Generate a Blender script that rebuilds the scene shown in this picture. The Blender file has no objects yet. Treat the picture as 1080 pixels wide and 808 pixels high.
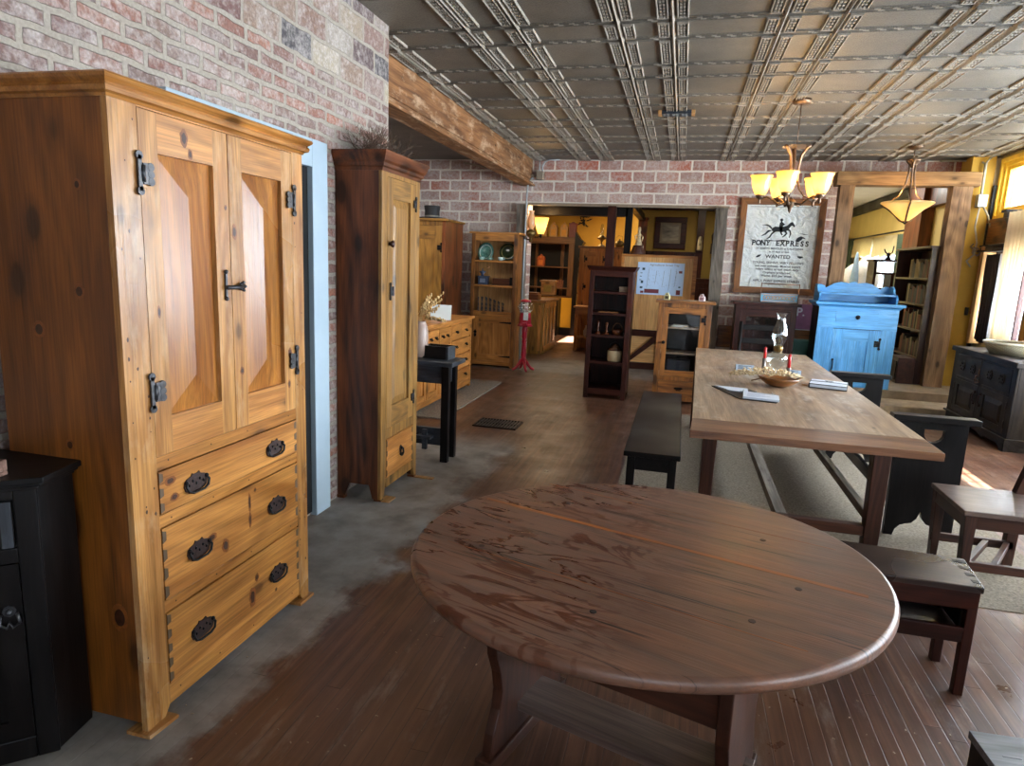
import bpy, bmesh, math, random
from mathutils import Vector, Matrix
R = math.radians
PI = math.pi
random.seed(7)
scene = bpy.context.scene
COL = scene.collection

# ------------------------------------------------------------------ camera
CAM_F, CAM_P, CAM_Y, CAM_R, CAM_H = 689.455, 0.180181, 0.245278, 0.041559, 1.55
def make_camera():
    cd = bpy.data.cameras.new('camera'); co = bpy.data.objects.new('camera', cd); COL.objects.link(co)
    cy, sy = math.cos(CAM_Y), math.sin(CAM_Y)
    f = Vector((-sy*math.cos(CAM_P), cy*math.cos(CAM_P), -math.sin(CAM_P)))
    rt = Vector((cy, sy, 0)); up = rt.cross(f)
    c, s = math.cos(CAM_R), math.sin(CAM_R)
    r2 = c*rt + s*up; u2 = -s*rt + c*up
    m = Matrix((( r2.x, u2.x, -f.x, 0), (r2.y, u2.y, -f.y, 0), (r2.z, u2.z, -f.z, CAM_H), (0,0,0,1)))
    co.matrix_world = m
    cd.sensor_width = 36; cd.lens = CAM_F/1080*36; cd.clip_start = .05
    scene.camera = co
make_camera()

# ------------------------------------------------------------------ world, sun, daylight
scene.view_settings.view_transform = 'Standard'
scene.view_settings.look = 'None'
scene.view_settings.gamma = 1
scene.view_settings.use_curve_mapping = False
scene.view_settings.exposure = 0.6
w = bpy.data.worlds.new('world'); scene.world = w; w.use_nodes = True
bg = w.node_tree.nodes['Background']; bg.inputs[0].default_value = (.74, .86, 1.0, 1); bg.inputs[1].default_value = 3.0

def area(name, loc, size, power, color, direction):
    d = bpy.data.lights.new(name, 'AREA'); d.shape = 'RECTANGLE'; d.size, d.size_y = size
    d.energy = power; d.color = color
    o = bpy.data.objects.new(name, d); COL.objects.link(o); o.location = loc
    o.rotation_euler = Vector(direction).to_track_quat('-Z', 'Y').to_euler()
    return o
DAY = (.87, .93, 1.0)
WIN_Y = [(-1.3, .9), (1.5, 3.7), (4.2, 7.3)]
for i, (a, b) in enumerate(WIN_Y):
    area('window_daylight', (3.86, (a+b)/2, 1.6), (b-a, 1.7), (36, 56, 112)[i]*(b-a), DAY, (-1, 0, -.12))
area('window_daylight', (3.86, 8.75, 1.45), (1.3, 1.2), 170, DAY, (-1, 0, -.1))
area('window_daylight', (3.90, 8.83, 2.7), (1.4, .6), 45, DAY, (-1, 0, -.25))
area('added_fill_light', (-3.1, 6.6, 3.04), (1.2, 1.2), 26, (1, .95, .88), (.1, .1, -1))  # unseen fill added to brighten the left recess, no lamp hangs here
area('window_daylight', (1.2, -2.96, 1.6), (2.6, 1.6), 11, DAY, (0, 1, -.1))
area('window_daylight', (4.0, 14.2, 1.65), (3.0, 1.2), 110, DAY, (-1, 0, -.1))
sd = bpy.data.lights.new('sun', 'SUN'); sd.energy = 90; sd.angle = R(.6); sd.color = (1, .93, .82)
so = bpy.data.objects.new('sun', sd); COL.objects.link(so)
so.rotation_euler = Vector((-1.0, -.42, -2.05)).to_track_quat('-Z', 'Y').to_euler()
def point(name, loc, power, color=(1, .62, .26), r=.03, parent=None):
    d = bpy.data.lights.new(name, 'POINT'); d.energy = power; d.color = color; d.shadow_soft_size = r
    o = bpy.data.objects.new(name, d); COL.objects.link(o); o.location = loc
    if parent: o.parent = parent
    return o

# ------------------------------------------------------------------ materials
def lin(h):
    h = h.lstrip('#'); v = [int(h[i:i+2], 16)/255 for i in (0, 2, 4)]
    return tuple((x/12.92 if x <= .04045 else ((x+.055)/1.055)**2.4) for x in v) + (1,)
class NT:
    def __init__(s, name):
        s.m = bpy.data.materials.new(name); s.m.use_nodes = True
        s.t = s.m.node_tree; s.b = s.t.nodes['Principled BSDF']; s.out = s.t.nodes['Material Output']
    def n(s, typ, ins=None, **kw):
        nd = s.t.nodes.new(typ)
        for k, v in kw.items(): setattr(nd, k, v)
        for k, v in (ins or {}).items():
            if hasattr(v, 'is_output') or isinstance(v, bpy.types.NodeSocket): s.t.links.new(v, nd.inputs[k])
            else: nd.inputs[k].default_value = v
        return nd
    def math(s, op, a, b=0.0, c=None, clamp=False):
        i = {0: a, 1: b}
        if c is not None: i[2] = c
        return s.n('ShaderNodeMath', i, operation=op, use_clamp=clamp).outputs[0]
    def mix(s, fac, a, b, mode='MIX'):
        nd = s.n('ShaderNodeMix', data_type='RGBA', blend_type=mode)
        for sock, v in ((nd.inputs[0], fac), (nd.inputs[6], a), (nd.inputs[7], b)):
            if isinstance(v, bpy.types.NodeSocket): s.t.links.new(v, sock)
            else: sock.default_value = v
        return nd.outputs[2]
    def ramp(s, fac, stops, interp='LINEAR'):
        nd = s.n('ShaderNodeValToRGB', {0: fac}); r = nd.color_ramp; r.interpolation = interp
        while len(r.elements) < len(stops): r.elements.new(.5)
        for e, (p, c) in zip(r.elements, stops):
            e.position = p; e.color = c if isinstance(c, tuple) else (c, c, c, 1)
        return nd.outputs[0]
    def noise(s, vec, scale, detail=3, rough=.5, dist=0):
        return s.n('ShaderNodeTexNoise', {'Vector': vec, 'Scale': scale, 'Detail': detail, 'Roughness': rough, 'Distortion': dist}).outputs[0]
    def mapping(s, vec, scale=(1,1,1), loc=(0,0,0), rot=(0,0,0)):
        return s.n('ShaderNodeMapping', {'Vector': vec, 'Scale': scale, 'Location': loc, 'Rotation': rot}).outputs[0]
    def bump(s, h, strength=.3, dist=.002):
        nd = s.n('ShaderNodeBump', {'Height': h, 'Strength': strength, 'Distance': dist})
        s.t.links.new(nd.outputs[0], s.b.inputs['Normal']); return nd
    def set(s, **kw):
        names = {'color': 'Base Color', 'rough': 'Roughness', 'metal': 'Metallic', 'spec': 'Specular IOR Level', 'trans': 'Transmission Weight', 'alpha': 'Alpha', 'ior': 'IOR', 'coat': 'Coat Weight', 'coatr': 'Coat Roughness', 'em': 'Emission Color', 'ems': 'Emission Strength', 'sheen': 'Sheen Weight'}
        for k, v in kw.items():
            sk = s.b.inputs[names[k]]
            if isinstance(v, bpy.types.NodeSocket): s.t.links.new(v, sk)
            else: sk.default_value = v
        return s
    def objco(s, rnd=True):
        o = s.n('ShaderNodeTexCoord').outputs['Object']
        if not rnd: return o
        oi = s.n('ShaderNodeObjectInfo').outputs['Random']
        k = s.math('MULTIPLY', oi, 23.0)
        cmb = s.n('ShaderNodeCombineXYZ', {0: k, 1: s.math('MULTIPLY', oi, 41.0), 2: s.math('MULTIPLY', oi, 67.0)}).outputs[0]
        return s.n('ShaderNodeVectorMath', {0: o, 1: cmb}, operation='ADD').outputs[0]
CACHE = {}
def plain(name, hexc, rough=.5, metal=0, var=.15, scale=20, spec=.5, bump=0):
    key = ('p', name)
    if key in CACHE: return CACHE[key]
    m = NT(name); co = m.objco(); c = lin(hexc)
    d = tuple(x*(1-var) for x in c[:3]) + (1,)
    l = tuple(min(1, x*(1+var)) for x in c[:3]) + (1,)
    nz = m.noise(co, scale, 4, .6)
    m.set(color=m.ramp(nz, [(.3, d), (.7, l)]), rough=rough, metal=metal, spec=spec)
    if bump: m.bump(nz, bump, .003)
    CACHE[key] = m.m; return m.m
def wood(name, dark, light, axis='Z', knot=0.0, rough=.4, ring=14.0, spec=.5, bump=.25, wear=None, wearamt=.5, coat=0.0):
    key = (name, axis)
    if key in CACHE: return CACHE[key]
    m = NT('%s_%s' % (name, axis.lower())); co = m.objco()
    ax = 'XYZ'.index(axis)
    def sc(across, along):
        v = [across]*3; v[ax] = along; return tuple(v)
    D, L = lin(dark), lin(light)
    warp = m.n('ShaderNodeTexNoise', {'Vector': m.mapping(co, sc(3.0, .7)), 'Scale': 1.0, 'Detail': 2.0})
    add = m.n('ShaderNodeVectorMath', {0: m.mapping(co, sc(ring, ring*.05)), 1: m.n('ShaderNodeVectorMath', {0: warp.outputs['Color'], 'Scale': 3.2}, operation='SCALE').outputs[0]}, operation='ADD').outputs[0]
    n0 = m.noise(m.mapping(co, sc(ring*.22, ring*.03)), 1.0, 2, .45, .3)
    cont = m.math('ADD', m.math('MULTIPLY', m.math('SINE', m.math('MULTIPLY', n0, 130.0)), .5), .5)
    g0 = m.noise(add, 1.0, 5, .62, .4)
    g1 = m.math('ADD', m.math('MULTIPLY', g0, .88), m.math('MULTIPLY', cont, .11))
    g2 = m.noise(m.mapping(co, sc(150, 4)), 1.0, 3, .6)
    g3 = m.noise(co, 1.7, 2, .5)
    mid = tuple((a+b)/2 for a, b in zip(D, L))
    col = m.ramp(g1, [(.30, D), (.48, mid), (.66, L)])
    f2 = m.ramp(g2, [(.3, .66), (.6, 1.10)])
    col = m.mix(1.0, col, f2, 'MULTIPLY')
    f3 = m.ramp(g3, [(.3, .78), (.7, 1.12)])
    col = m.mix(1.0, col, f3, 'MULTIPLY')
    if knot > 0:
        kv = m.n('ShaderNodeTexVoronoi', {'Vector': m.mapping(co, sc(6.5, 3.2)), 'Scale': 1.0}).outputs['Distance']
        kf = m.ramp(kv, [(0, 1.0), (.12*knot, .95), (.17*knot, .35), (.27*knot, 0.0)])
        col = m.mix(m.math('MULTIPLY', kf, .8), col, tuple(x*.22 for x in D[:3])+(1,))
    if wear:
        wf = m.ramp(m.noise(m.mapping(co, sc(9, 3)), 1.0, 6, .7), [(.52, 0.0), (.68, 1.0)])
        col = m.mix(m.math('MULTIPLY', wf, wearamt), col, lin(wear))
    rr = m.ramp(g3, [(.3, rough*.8), (.7, min(1, rough*1.25))])
    m.set(color=col, rough=rr, spec=spec, coat=coat, coatr=.25)
    hsum = m.math('ADD', m.math('MULTIPLY', g1, .7), m.math('MULTIPLY', g2, .5))
    m.bump(hsum, bump, .003)
    CACHE[key] = m.m; return m.m
def W(kind, axis='Z'):
    K = {
     'pine':    dict(dark='#8c531d', light='#c98b45', knot=1.0, rough=.32, ring=11, spec=.5, bump=.22),
     'pinepale':dict(dark='#8a5626', light='#c58f50', knot=.8, rough=.31, ring=13, bump=.5, wear='#c9a980', wearamt=.5, spec=.42),
     'pinefield':dict(dark='#7c4316', light='#b97a36', knot=1.0, rough=.3, ring=9, spec=.45, bump=.5),
     'pineshaded':dict(dark='#5a300e', light='#8a5018', knot=1.1, rough=.42, ring=9),  # same pine darkened: shade of the unlit cupboard side put into colour
     'oldpine': dict(dark='#5f4220', light='#a87a3c', knot=.8, rough=.4, ring=14, wear='#94794c', wearamt=.4),
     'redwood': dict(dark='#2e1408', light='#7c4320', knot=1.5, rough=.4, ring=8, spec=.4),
     'honey':   dict(dark='#8e5720', light='#c98843', knot=.9, rough=.42, ring=12),
     'wardrobe':dict(dark='#5e3c16', light='#a87832', knot=1.0, rough=.45, ring=10),
     'walnut':  dict(dark='#24120c', light='#4a281a', knot=0, rough=.36, ring=16),
     'darkred': dict(dark='#1e0c08', light='#401c13', knot=0, rough=.36, ring=16, spec=.25),
     'black':   dict(dark='#070606', light='#151110', knot=0, rough=.38, ring=20, wear='#262322', wearamt=.3, spec=.22),
     'blackgrey':dict(dark='#1d1f22', light='#34383e', knot=0, rough=.42, ring=18, wear='#525a64', wearamt=.4),
     'tabletop':dict(dark='#3f2012', light='#8a5532', knot=.4, rough=.33, ring=16, bump=.35, wear='#62463a', wearamt=.25, spec=.5),
     'trestle': dict(dark='#78604a', light='#ae9478', knot=.35, rough=.36, ring=10, bump=.35, wear='#c6bdb0', wearamt=.65),
     'trestleleg': dict(dark='#28130b', light='#4e2c1c', knot=0, rough=.42, ring=14, spec=.3),
     'timber':  dict(dark='#5e4732', light='#a07e5c', knot=.9, rough=.75, ring=9, bump=.8, spec=.25),
     'timbertan':dict(dark='#6f5236', light='#a68257', knot=1.0, rough=.75, ring=9, bump=.8, spec=.25),
     'greypost':dict(dark='#4b453e', light='#8a8175', knot=.5, rough=.8, ring=10, bump=.8, spec=.2),
     'beam':    dict(dark='#68472f', light='#a0734c', knot=.5, rough=.75, ring=8, bump=.6, spec=.2, wear='#c9ab8c', wearamt=.75),
     'carved':  dict(dark='#17120f', light='#342b25', knot=0, rough=.5, ring=14, wear='#5c5248', wearamt=.45, spec=.3),
     'blue':    dict(dark='#3d8ac6', light='#5aa8e2', knot=0, rough=.42, ring=9, bump=.3, wear='#86c2ee', wearamt=.35),
     'glassoak':dict(dark='#5e3618', light='#a3682e', knot=1.3, rough=.42, ring=11, wear='#4a4038', wearamt=.4),
     'panelpine':dict(dark='#b5824a', light='#d9aa6c', knot=.4, rough=.5, ring=7),
    }[kind]
    return wood(kind, axis=axis, **K)
IRON = plain('black_iron', '#1d1c1d', .42, .7, .3, 60)
IRONL = plain('worn_iron', '#4a4a4c', .4, .8, .4, 60)
RUST = plain('brown_iron', '#3d2e2a', .5, .5, .4, 80)

# ------------------------------------------------------------------ mesh builder
class MB:
    def __init__(s): s.v = []; s.f = []; s.m = []; s.s = []
    def add(s, vs, fs, mi=0, M=None, smooth=False):
        b = len(s.v)
        for p in vs:
            p = Vector(p)
            if M is not None: p = M @ p
            s.v.append(p)
        for f in fs: s.f.append([b+i for i in f]); s.m.append(mi); s.s.append(smooth)
        return s
    def box(s, x0, x1, y0, y1, z0, z1, mi=0, M=None):
        vs = [(x0,y0,z0),(x1,y0,z0),(x1,y1,z0),(x0,y1,z0),(x0,y0,z1),(x1,y0,z1),(x1,y1,z1),(x0,y1,z1)]
        return s.add(vs, [(0,3,2,1),(4,5,6,7),(0,1,5,4),(1,2,6,5),(2,3,7,6),(3,0,4,7)], mi, M)
    def prism(s, poly, axis, a0, a1, mi=0, M=None, smooth=False):
        n = len(poly)
        def P(u, v, a):
            return (a,u,v) if axis == 'x' else (u,a,v) if axis == 'y' else (u,v,a)
        vs = [P(u,v,a0) for u,v in poly] + [P(u,v,a1) for u,v in poly]
        s.add(vs, [tuple(range(n))[::-1], tuple(range(n,2*n))], mi, M)
        b = len(s.v)-2*n
        for i in range(n):
            j = (i+1) % n; s.f.append([b+i,b+j,b+n+j,b+n+i]); s.m.append(mi); s.s.append(smooth)
        return s
    def lathe(s, prof, c=(0,0,0), n=24, mi=0, M=None, smooth=True):
        vs = []; fs = []
        for r, z in prof:
            for k in range(n):
                a = 2*PI*k/n; vs.append((c[0]+r*math.cos(a), c[1]+r*math.sin(a), c[2]+z))
        for i in range(len(prof)-1):
            for k in range(n):
                l = (k+1) % n; fs.append((i*n+k, i*n+l, (i+1)*n+l, (i+1)*n+k))
        s.add(vs, fs, mi, M, smooth)
        b = len(s.v)-len(vs)
        if prof[0][0] > 1e-4: s.f.append([b+k for k in range(n)][::-1]); s.m.append(mi); s.s.append(False)
        if prof[-1][0] > 1e-4: s.f.append([b+(len(prof)-1)*n+k for k in range(n)]); s.m.append(mi); s.s.append(False)
        return s
    def shell(s, prof, c=(0,0,0), n=24, mi=0, M=None):
        vs = []; fs = []
        for r, z in prof:
            for k in range(n):
                a = 2*PI*k/n; vs.append((c[0]+r*math.cos(a), c[1]+r*math.sin(a), c[2]+z))
        for i in range(len(prof)-1):
            for k in range(n):
                l = (k+1) % n; fs.append((i*n+k, i*n+l, (i+1)*n+l, (i+1)*n+k))
        return s.add(vs, fs, mi, M, True)
    def tube(s, pts, r, n=8, mi=0, M=None, flat=1.0):
        pts = [Vector(p) for p in pts]; N = len(pts)
        rs = r if isinstance(r, (list, tuple)) else [r]*N
        vs = []; fs = []; ref = Vector((0,0,1))
        t0 = (pts[1]-pts[0]).normalized()
        if abs(t0.dot(ref)) > .9: ref = Vector((1,0,0))
        for i, p in enumerate(pts):
            t = (pts[min(i+1,N-1)]-pts[max(i-1,0)]).normalized()
            u = t.cross(ref)
            if u.length < 1e-5: u = t.orthogonal()
            u.normalize(); v = u.cross(t).normalized(); ref = v.copy()
            for k in range(n):
                a = 2*PI*k/n; vs.append(p + u*(rs[i]*math.cos(a)) + v*(rs[i]*flat*math.sin(a)))
        for i in range(N-1):
            for k in range(n):
                l = (k+1) % n; fs.append((i*n+k, i*n+l, (i+1)*n+l, (i+1)*n+k))
        fs.append(tuple(range(n))[::-1]); fs.append(tuple(range((N-1)*n, N*n)))
        return s.add(vs, fs, mi, M, True)
    def ball(s, c, r, n=12, mi=0, M=None):
        if not isinstance(r, (tuple, list)): r = (r,r,r)
        h = n//2
        prof = [(math.sin(PI*i/h), -math.cos(PI*i/h)) for i in range(h+1)]
        vs = []; fs = []
        for a, z in prof:
            for k in range(n):
                t = 2*PI*k/n; vs.append((c[0]+r[0]*a*math.cos(t), c[1]+r[1]*a*math.sin(t), c[2]+r[2]*z))
        for i in range(h):
            for k in range(n):
                l = (k+1) % n; fs.append((i*n+k, i*n+l, (i+1)*n+l, (i+1)*n+k))
        return s.add(vs, fs, mi, M, True)
    def holed(s, outerL, outerR, holeL, holeR, axis, a0, a1, mi=0):
        # two half polygons that meet on the middle line, each running round its half of the hole
        s.prism(outerL + holeL, axis, a0, a1, mi); s.prism(outerR + holeR, axis, a0, a1, mi)
        return s
    def build(s, name, mats, parent=None, bevel=0, seg=2, merge=False):
        me = bpy.data.meshes.new(name)
        me.from_pydata([tuple(v) for v in s.v], [], s.f)
        mats = mats if isinstance(mats, (list, tuple)) else [mats]
        for m in mats: me.materials.append(m)
        me.polygons.foreach_set('material_index', s.m); me.polygons.foreach_set('use_smooth', s.s)
        bm = bmesh.new(); bm.from_mesh(me)
        if merge: bmesh.ops.remove_doubles(bm, verts=bm.verts, dist=1e-5)
        bmesh.ops.recalc_face_normals(bm, faces=bm.faces); bm.to_mesh(me); bm.free()
        o = bpy.data.objects.new(name, me); COL.objects.link(o)
        if parent is not None: o.parent = parent
        if bevel:
            b = o.modifiers.new('Bevel', 'BEVEL'); b.width = bevel; b.segments = seg; b.limit_method = 'ANGLE'; b.angle_limit = R(40)
        return o
def tag(o, label, cat, group=None):
    o['label'] = label; o['category'] = cat
    if group: o['group'] = group
    return o
def thing(name, label, cat, loc=(0,0,0), rotz=0, group=None):
    o = bpy.data.objects.new(name, None); COL.objects.link(o); o.empty_display_size = .1
    o.location = loc; o.rotation_euler = (0,0,rotz)
    return tag(o, label, cat, group)
def dup(o, loc=None, rotz=None, label=None, group=None):
    c = o.copy(); COL.objects.link(c)
    if loc is not None: c.location = loc
    if rotz is not None: c.rotation_euler = (0,0,rotz)
    if label: c['label'] = label
    if group: c['group'] = group
    def rec(a, b):
        for ch in list(a.children):
            d = ch.copy(); COL.objects.link(d); d.parent = b; rec(ch, d)
    rec(o, c); return c
def struct(name, mb, mats, parent=None, bevel=0):
    o = mb.build(name, mats, parent, bevel)
    if parent is None: o['kind'] = 'structure'
    return o
def circ(cx, cy, r, a0, a1, n):
    return [(cx + r*math.cos(R(a0+(a1-a0)*i/n)), cy + r*math.sin(R(a0+(a1-a0)*i/n))) for i in range(n+1)]
def text_mesh(lines, name, mat_, parent, bold=.004, extrude=.0006):
    """lines: (string, size, x, z, xscale, align); laid on local XZ plane, facing -Y"""
    mb = MB()
    for (t, size, x, z, xs, al) in lines:
        cu = bpy.data.curves.new('t', 'FONT'); cu.body = t; cu.size = size; cu.align_x = al; cu.extrude = extrude; cu.offset = bold*size; cu.resolution_u = 3
        ob = bpy.data.objects.new('t', cu); COL.objects.link(ob)
        dg = bpy.context.evaluated_depsgraph_get(); dg.update()
        me = bpy.data.meshes.new_from_object(ob.evaluated_get(dg))
        vs = [(v.co.x*xs + x, -v.co.z, v.co.y + z) for v in me.vertices]
        mb.add(vs, [tuple(p.vertices) for p in me.polygons])
        bpy.data.objects.remove(ob); bpy.data.curves.remove(cu); bpy.data.meshes.remove(me)
    return mb.build(name, mat_, parent)

# ------------------------------------------------------------------ surface materials of the room
def floor_material():
    m = NT('plank_floor'); o = m.objco(False)
    sp = m.n('ShaderNodeSeparateXYZ', {0: o}); X, Y = sp.outputs[0], sp.outputs[1]
    PW = .060
    u = m.math('DIVIDE', X, PW); idx = m.math('FLOOR', u); fr = m.math('FRACT', u)
    wn = m.n('ShaderNodeTexWhiteNoise', {'W': idx}, noise_dimensions='1D').outputs[0]
    yy = m.math('ADD', Y, m.math('MULTIPLY', wn, 7.0)); v = m.math('DIVIDE', yy, 2.7)
    idy = m.math('FLOOR', v); fy = m.math('FRACT', v)
    cell = m.n('ShaderNodeCombineXYZ', {0: idx, 1: idy}).outputs[0]
    wc = m.n('ShaderNodeTexWhiteNoise', {'Vector': cell}, noise_dimensions='3D').outputs[0]
    gap = m.math('MINIMUM', m.math('MINIMUM', fr, m.math('SUBTRACT', 1.0, fr)), m.math('MULTIPLY', fy, 30.0))
    gapf = m.ramp(gap, [(.01, 1.0), (.04, 0.0)])
    co = m.n('ShaderNodeVectorMath', {0: m.mapping(o, (34, 1.3, 1)), 1: m.n('ShaderNodeCombineXYZ', {0: m.math('MULTIPLY', wc, 30.0), 1: m.math('MULTIPLY', wc, 55.0)}).outputs[0]}, operation='ADD').outputs[0]
    g = m.noise(co, 1.0, 5, .6, .3)
    base = m.ramp(g, [(.25, lin('#2e1a13')), (.5, lin('#4f3226')), (.75, lin('#6f4c39'))])
    tint = m.ramp(wc, [(0, .78), (1, 1.2)])
    col = m.mix(1.0, base, tint, 'MULTIPLY')
    # worn paths: paler brown, running down the room
    wp = m.noise(m.mapping(o, (1.3, .45, 1)), 1.0, 5, .6)
    wr = m.ramp(wp, [(.45, 0.0), (.7, 1.0)])
    col = m.mix(m.math('MULTIPLY', wr, .6), col, lin('#86644a'))
    # bare patch by the far doorway and the grey unfinished strip in front of the cupboards
    edge = m.math('ADD', m.math('MULTIPLY', X, -1.0), m.math('MULTIPLY', m.noise(o, 2.2, 6, .65), .95))
    bx = m.math('SUBTRACT', edge, m.math('MULTIPLY', m.math('ABSOLUTE', m.math('SUBTRACT', Y, 4.6)), .02))
    dust = m.ramp(m.math('SUBTRACT', bx, 1.55), [(.18, 0.0), (.3, 1.0)])
    far = m.ramp(m.math('SUBTRACT', Y, 5.1), [(0, 1.0), (.5, 0.0)])
    dust = m.math('MULTIPLY', dust, far)
    thr = m.ramp(m.math('ADD', m.math('SUBTRACT', Y, 9.35), m.math('MULTIPLY', m.noise(o, 3, 4), .5)), [(.1, 0.0), (.4, 1.0)])
    sp2 = m.noise(o, 55, 3, .7)
    grey = m.ramp(m.noise(o, 5, 5, .6), [(.3, lin('#726c65')), (.7, lin('#a09a92'))])
    thr = m.math('MULTIPLY', thr, m.ramp(m.math('SUBTRACT', 10.9, Y), [(0, 0.0), (.6, 1.0)]))
    fg = m.math('MAXIMUM', dust, m.math('MULTIPLY', thr, .75))
    scuff = m.ramp(m.noise(m.mapping(o, (9, 2.2, 1)), 1.0, 7, .75), [(.56, 0.0), (.70, 1.0)])
    col = m.mix(m.math('MULTIPLY', scuff, .5), col, lin('#8d8078'))
    col = m.mix(m.math('MULTIPLY', gapf, .5), col, lin('#1c120e'))
    col = m.mix(m.math('MULTIPLY', fg, .88), col, grey)
    spk = m.ramp(sp2, [(.70, 0.0), (.76, 1.0)])
    col = m.mix(m.math('MULTIPLY', spk, .25), col, lin('#b5aa9c'))
    r0 = m.ramp(m.noise(o, 3.1, 5, .65), [(.3, .26), (.7, .52)])
    rg = m.math('ADD', r0, m.math('MULTIPLY', fg, .35), clamp=True)
    m.set(color=col, rough=rg, spec=.45)
    m.bump(m.math('SUBTRACT', m.math('MULTIPLY', g, .25), gapf), .45, .003)
    return m.m
def brick_material(name, axes, bw, bh, mortar, cols, white=.35, msize=.012, big=False):
    m = NT(name); o = m.objco(False)
    sp = m.n('ShaderNodeSeparateXYZ', {0: o})
    a, z = sp.outputs[axes], sp.outputs[2]
    vec = m.n('ShaderNodeCombineXYZ', {0: a, 1: z}).outputs[0]
    dn = m.n('ShaderNodeTexNoise', {'Vector': o, 'Scale': 9.0, 'Detail': 3.0}).outputs['Color']
    dsub = m.n('ShaderNodeVectorMath', {0: dn, 1: (.5, .5, .5)}, operation='SUBTRACT').outputs[0]
    dsc = m.n('ShaderNodeVectorMath', {0: dsub, 'Scale': .028}, operation='SCALE').outputs[0]
    v2 = m.n('ShaderNodeVectorMath', {0: vec, 1: dsc}, operation='ADD').outputs[0]
    br = m.n('ShaderNodeTexBrick', {'Vector': v2, 'Color1': (0,0,0,1), 'Color2': (1,1,1,1), 'Mortar': (.5,.5,.5,1), 'Scale': 1.0, 'Mortar Size': msize, 'Mortar Smooth': .25, 'Bias': 0.0, 'Brick Width': bw, 'Row Height': bh})
    br.offset = .5; br.offset_frequency = 2; br.squash = 1.0
    rnd, fac = br.outputs['Color'], br.outputs['Fac']
    bc = m.ramp(rnd, [(i/(len(cols)-1), lin(c)) for i, c in enumerate(cols)])
    if big:   # larger reused blocks high on the wall
        b2 = m.n('ShaderNodeTexBrick', {'Vector': v2, 'Color1': (0,0,0,1), 'Color2': (1,1,1,1), 'Mortar': (.5,.5,.5,1), 'Scale': 1.0, 'Mortar Size': .012, 'Mortar Smooth': .2, 'Bias': 0.0, 'Brick Width': .30, 'Row Height': .144})
        c2 = ['#4d4f52', '#8a655c', '#9c938a', '#b0a58f', '#7f5d56', '#5a5c5e', '#96756c']
        bc2 = m.ramp(b2.outputs['Color'], [(i/6, lin(c)) for i, c in enumerate(c2)])
        mk = m.math('MULTIPLY', m.math('GREATER_THAN', z, 2.592), m.math('GREATER_THAN', a, 2.62))
        bc = m.mix(mk, bc, bc2); fac = m.math('ADD', m.math('MULTIPLY', fac, m.math('SUBTRACT', 1.0, mk)), m.math('MULTIPLY', b2.outputs['Fac'], mk))
    n1 = m.noise(o, 26, 5, .7); n2 = m.noise(o, 2.1, 4, .6); n3 = m.noise(o, 75, 4, .7)
    wv = m.math('ADD', m.math('MULTIPLY', n1, .6), m.math('MULTIPLY', n2, .5))
    if not big: wv = m.math('ADD', wv, m.ramp(m.math('MULTIPLY', z, .32), [(.82, .045), (.93, 0.0)]))
    wsh = m.ramp(wv, [(.49, 0.0), (.66, 1.0)])
    bc = m.mix(m.math('MULTIPLY', wsh, white), bc, lin('#cfc6bf'))
    bc = m.mix(1.0, bc, m.ramp(n3, [(.3, .68), (.7, 1.18)]), 'MULTIPLY')
    mc = m.mix(m.ramp(n3, [(.35, 0.0), (.7, 1.0)]), lin(mortar), tuple(x*.72 for x in lin(mortar)[:3])+(1,))
    col = m.mix(fac, bc, mc)
    m.set(color=col, rough=.88, spec=.25)
    h = m.math('ADD', m.math('MULTIPLY', m.math('SUBTRACT', 1.0, fac), .8), m.math('MULTIPLY', n1, .5))
    m.bump(h, .9, .012)
    return m.m
FLOOR = floor_material()
BRICK_L = brick_material('brick_wall_small', 1, .205, .072, '#b0a698', ['#8a655c', '#7f6a63', '#96695b', '#86766e', '#a8705a', '#8d7a72', '#80655f'], .62, .014, big=True)
BRICK_B = brick_material('brick_wall_large', 0, .33, .155, '#efe6da', ['#a0766b', '#b07868', '#a88a80', '#b56c58', '#ae9086', '#bd8470'], .78, .016)
def paint(name, hexc, rough=.7, var=.08, scale=3): return plain(name, hexc, rough, 0, var, scale, .3, .15)
YELLOW = paint('yellow_wall_paint', '#c79a3c'); YELLOW2 = paint('pale_yellow_wall_paint', '#c9b274')
CREAM = paint('off_white_ceiling_paint', '#b9b3a6'); DARKCEIL = paint('dark_ceiling_boards', '#2c2723', .7)
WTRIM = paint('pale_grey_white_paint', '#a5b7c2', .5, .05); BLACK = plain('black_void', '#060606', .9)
YTRIM = plain('yellow_window_paint', '#f2cf4a', .45, 0, .12, 8)
def tin_material(name, c0, c1):
    m = NT(name); o = m.objco(False)
    st = m.n('ShaderNodeTexVoronoi', {'Vector': o, 'Scale': 95.0}).outputs['Distance']
    n = m.noise(o, 1.3, 5, .65); n2 = m.noise(o, 14, 4, .7)
    col = m.ramp(n, [(.3, lin(c0)), (.7, lin(c1))])
    col = m.mix(1.0, col, m.ramp(st, [(.1, .72), (.6, 1.2)]), 'MULTIPLY')
    rust = m.ramp(n2, [(.6, 0.0), (.75, 1.0)])
    col = m.mix(m.math('MULTIPLY', rust, .35), col, lin('#4b3c2e'))
    m.set(color=col, rough=.5, metal=.1, spec=.4)
    m.bump(m.math('ADD', st, m.math('MULTIPLY', n2, .6)), .5, .004)
    return m.m
TIN = [tin_material('tin_ceiling', '#534e46', '#726c61'), tin_material('tin_raised_lines', '#7f786c', '#a79f92'), tin_material('tin_recess_shade', '#3a3630', '#58534a')]  # ridges paler for highlight and wear, recesses darkened for shade, in the colour
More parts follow.
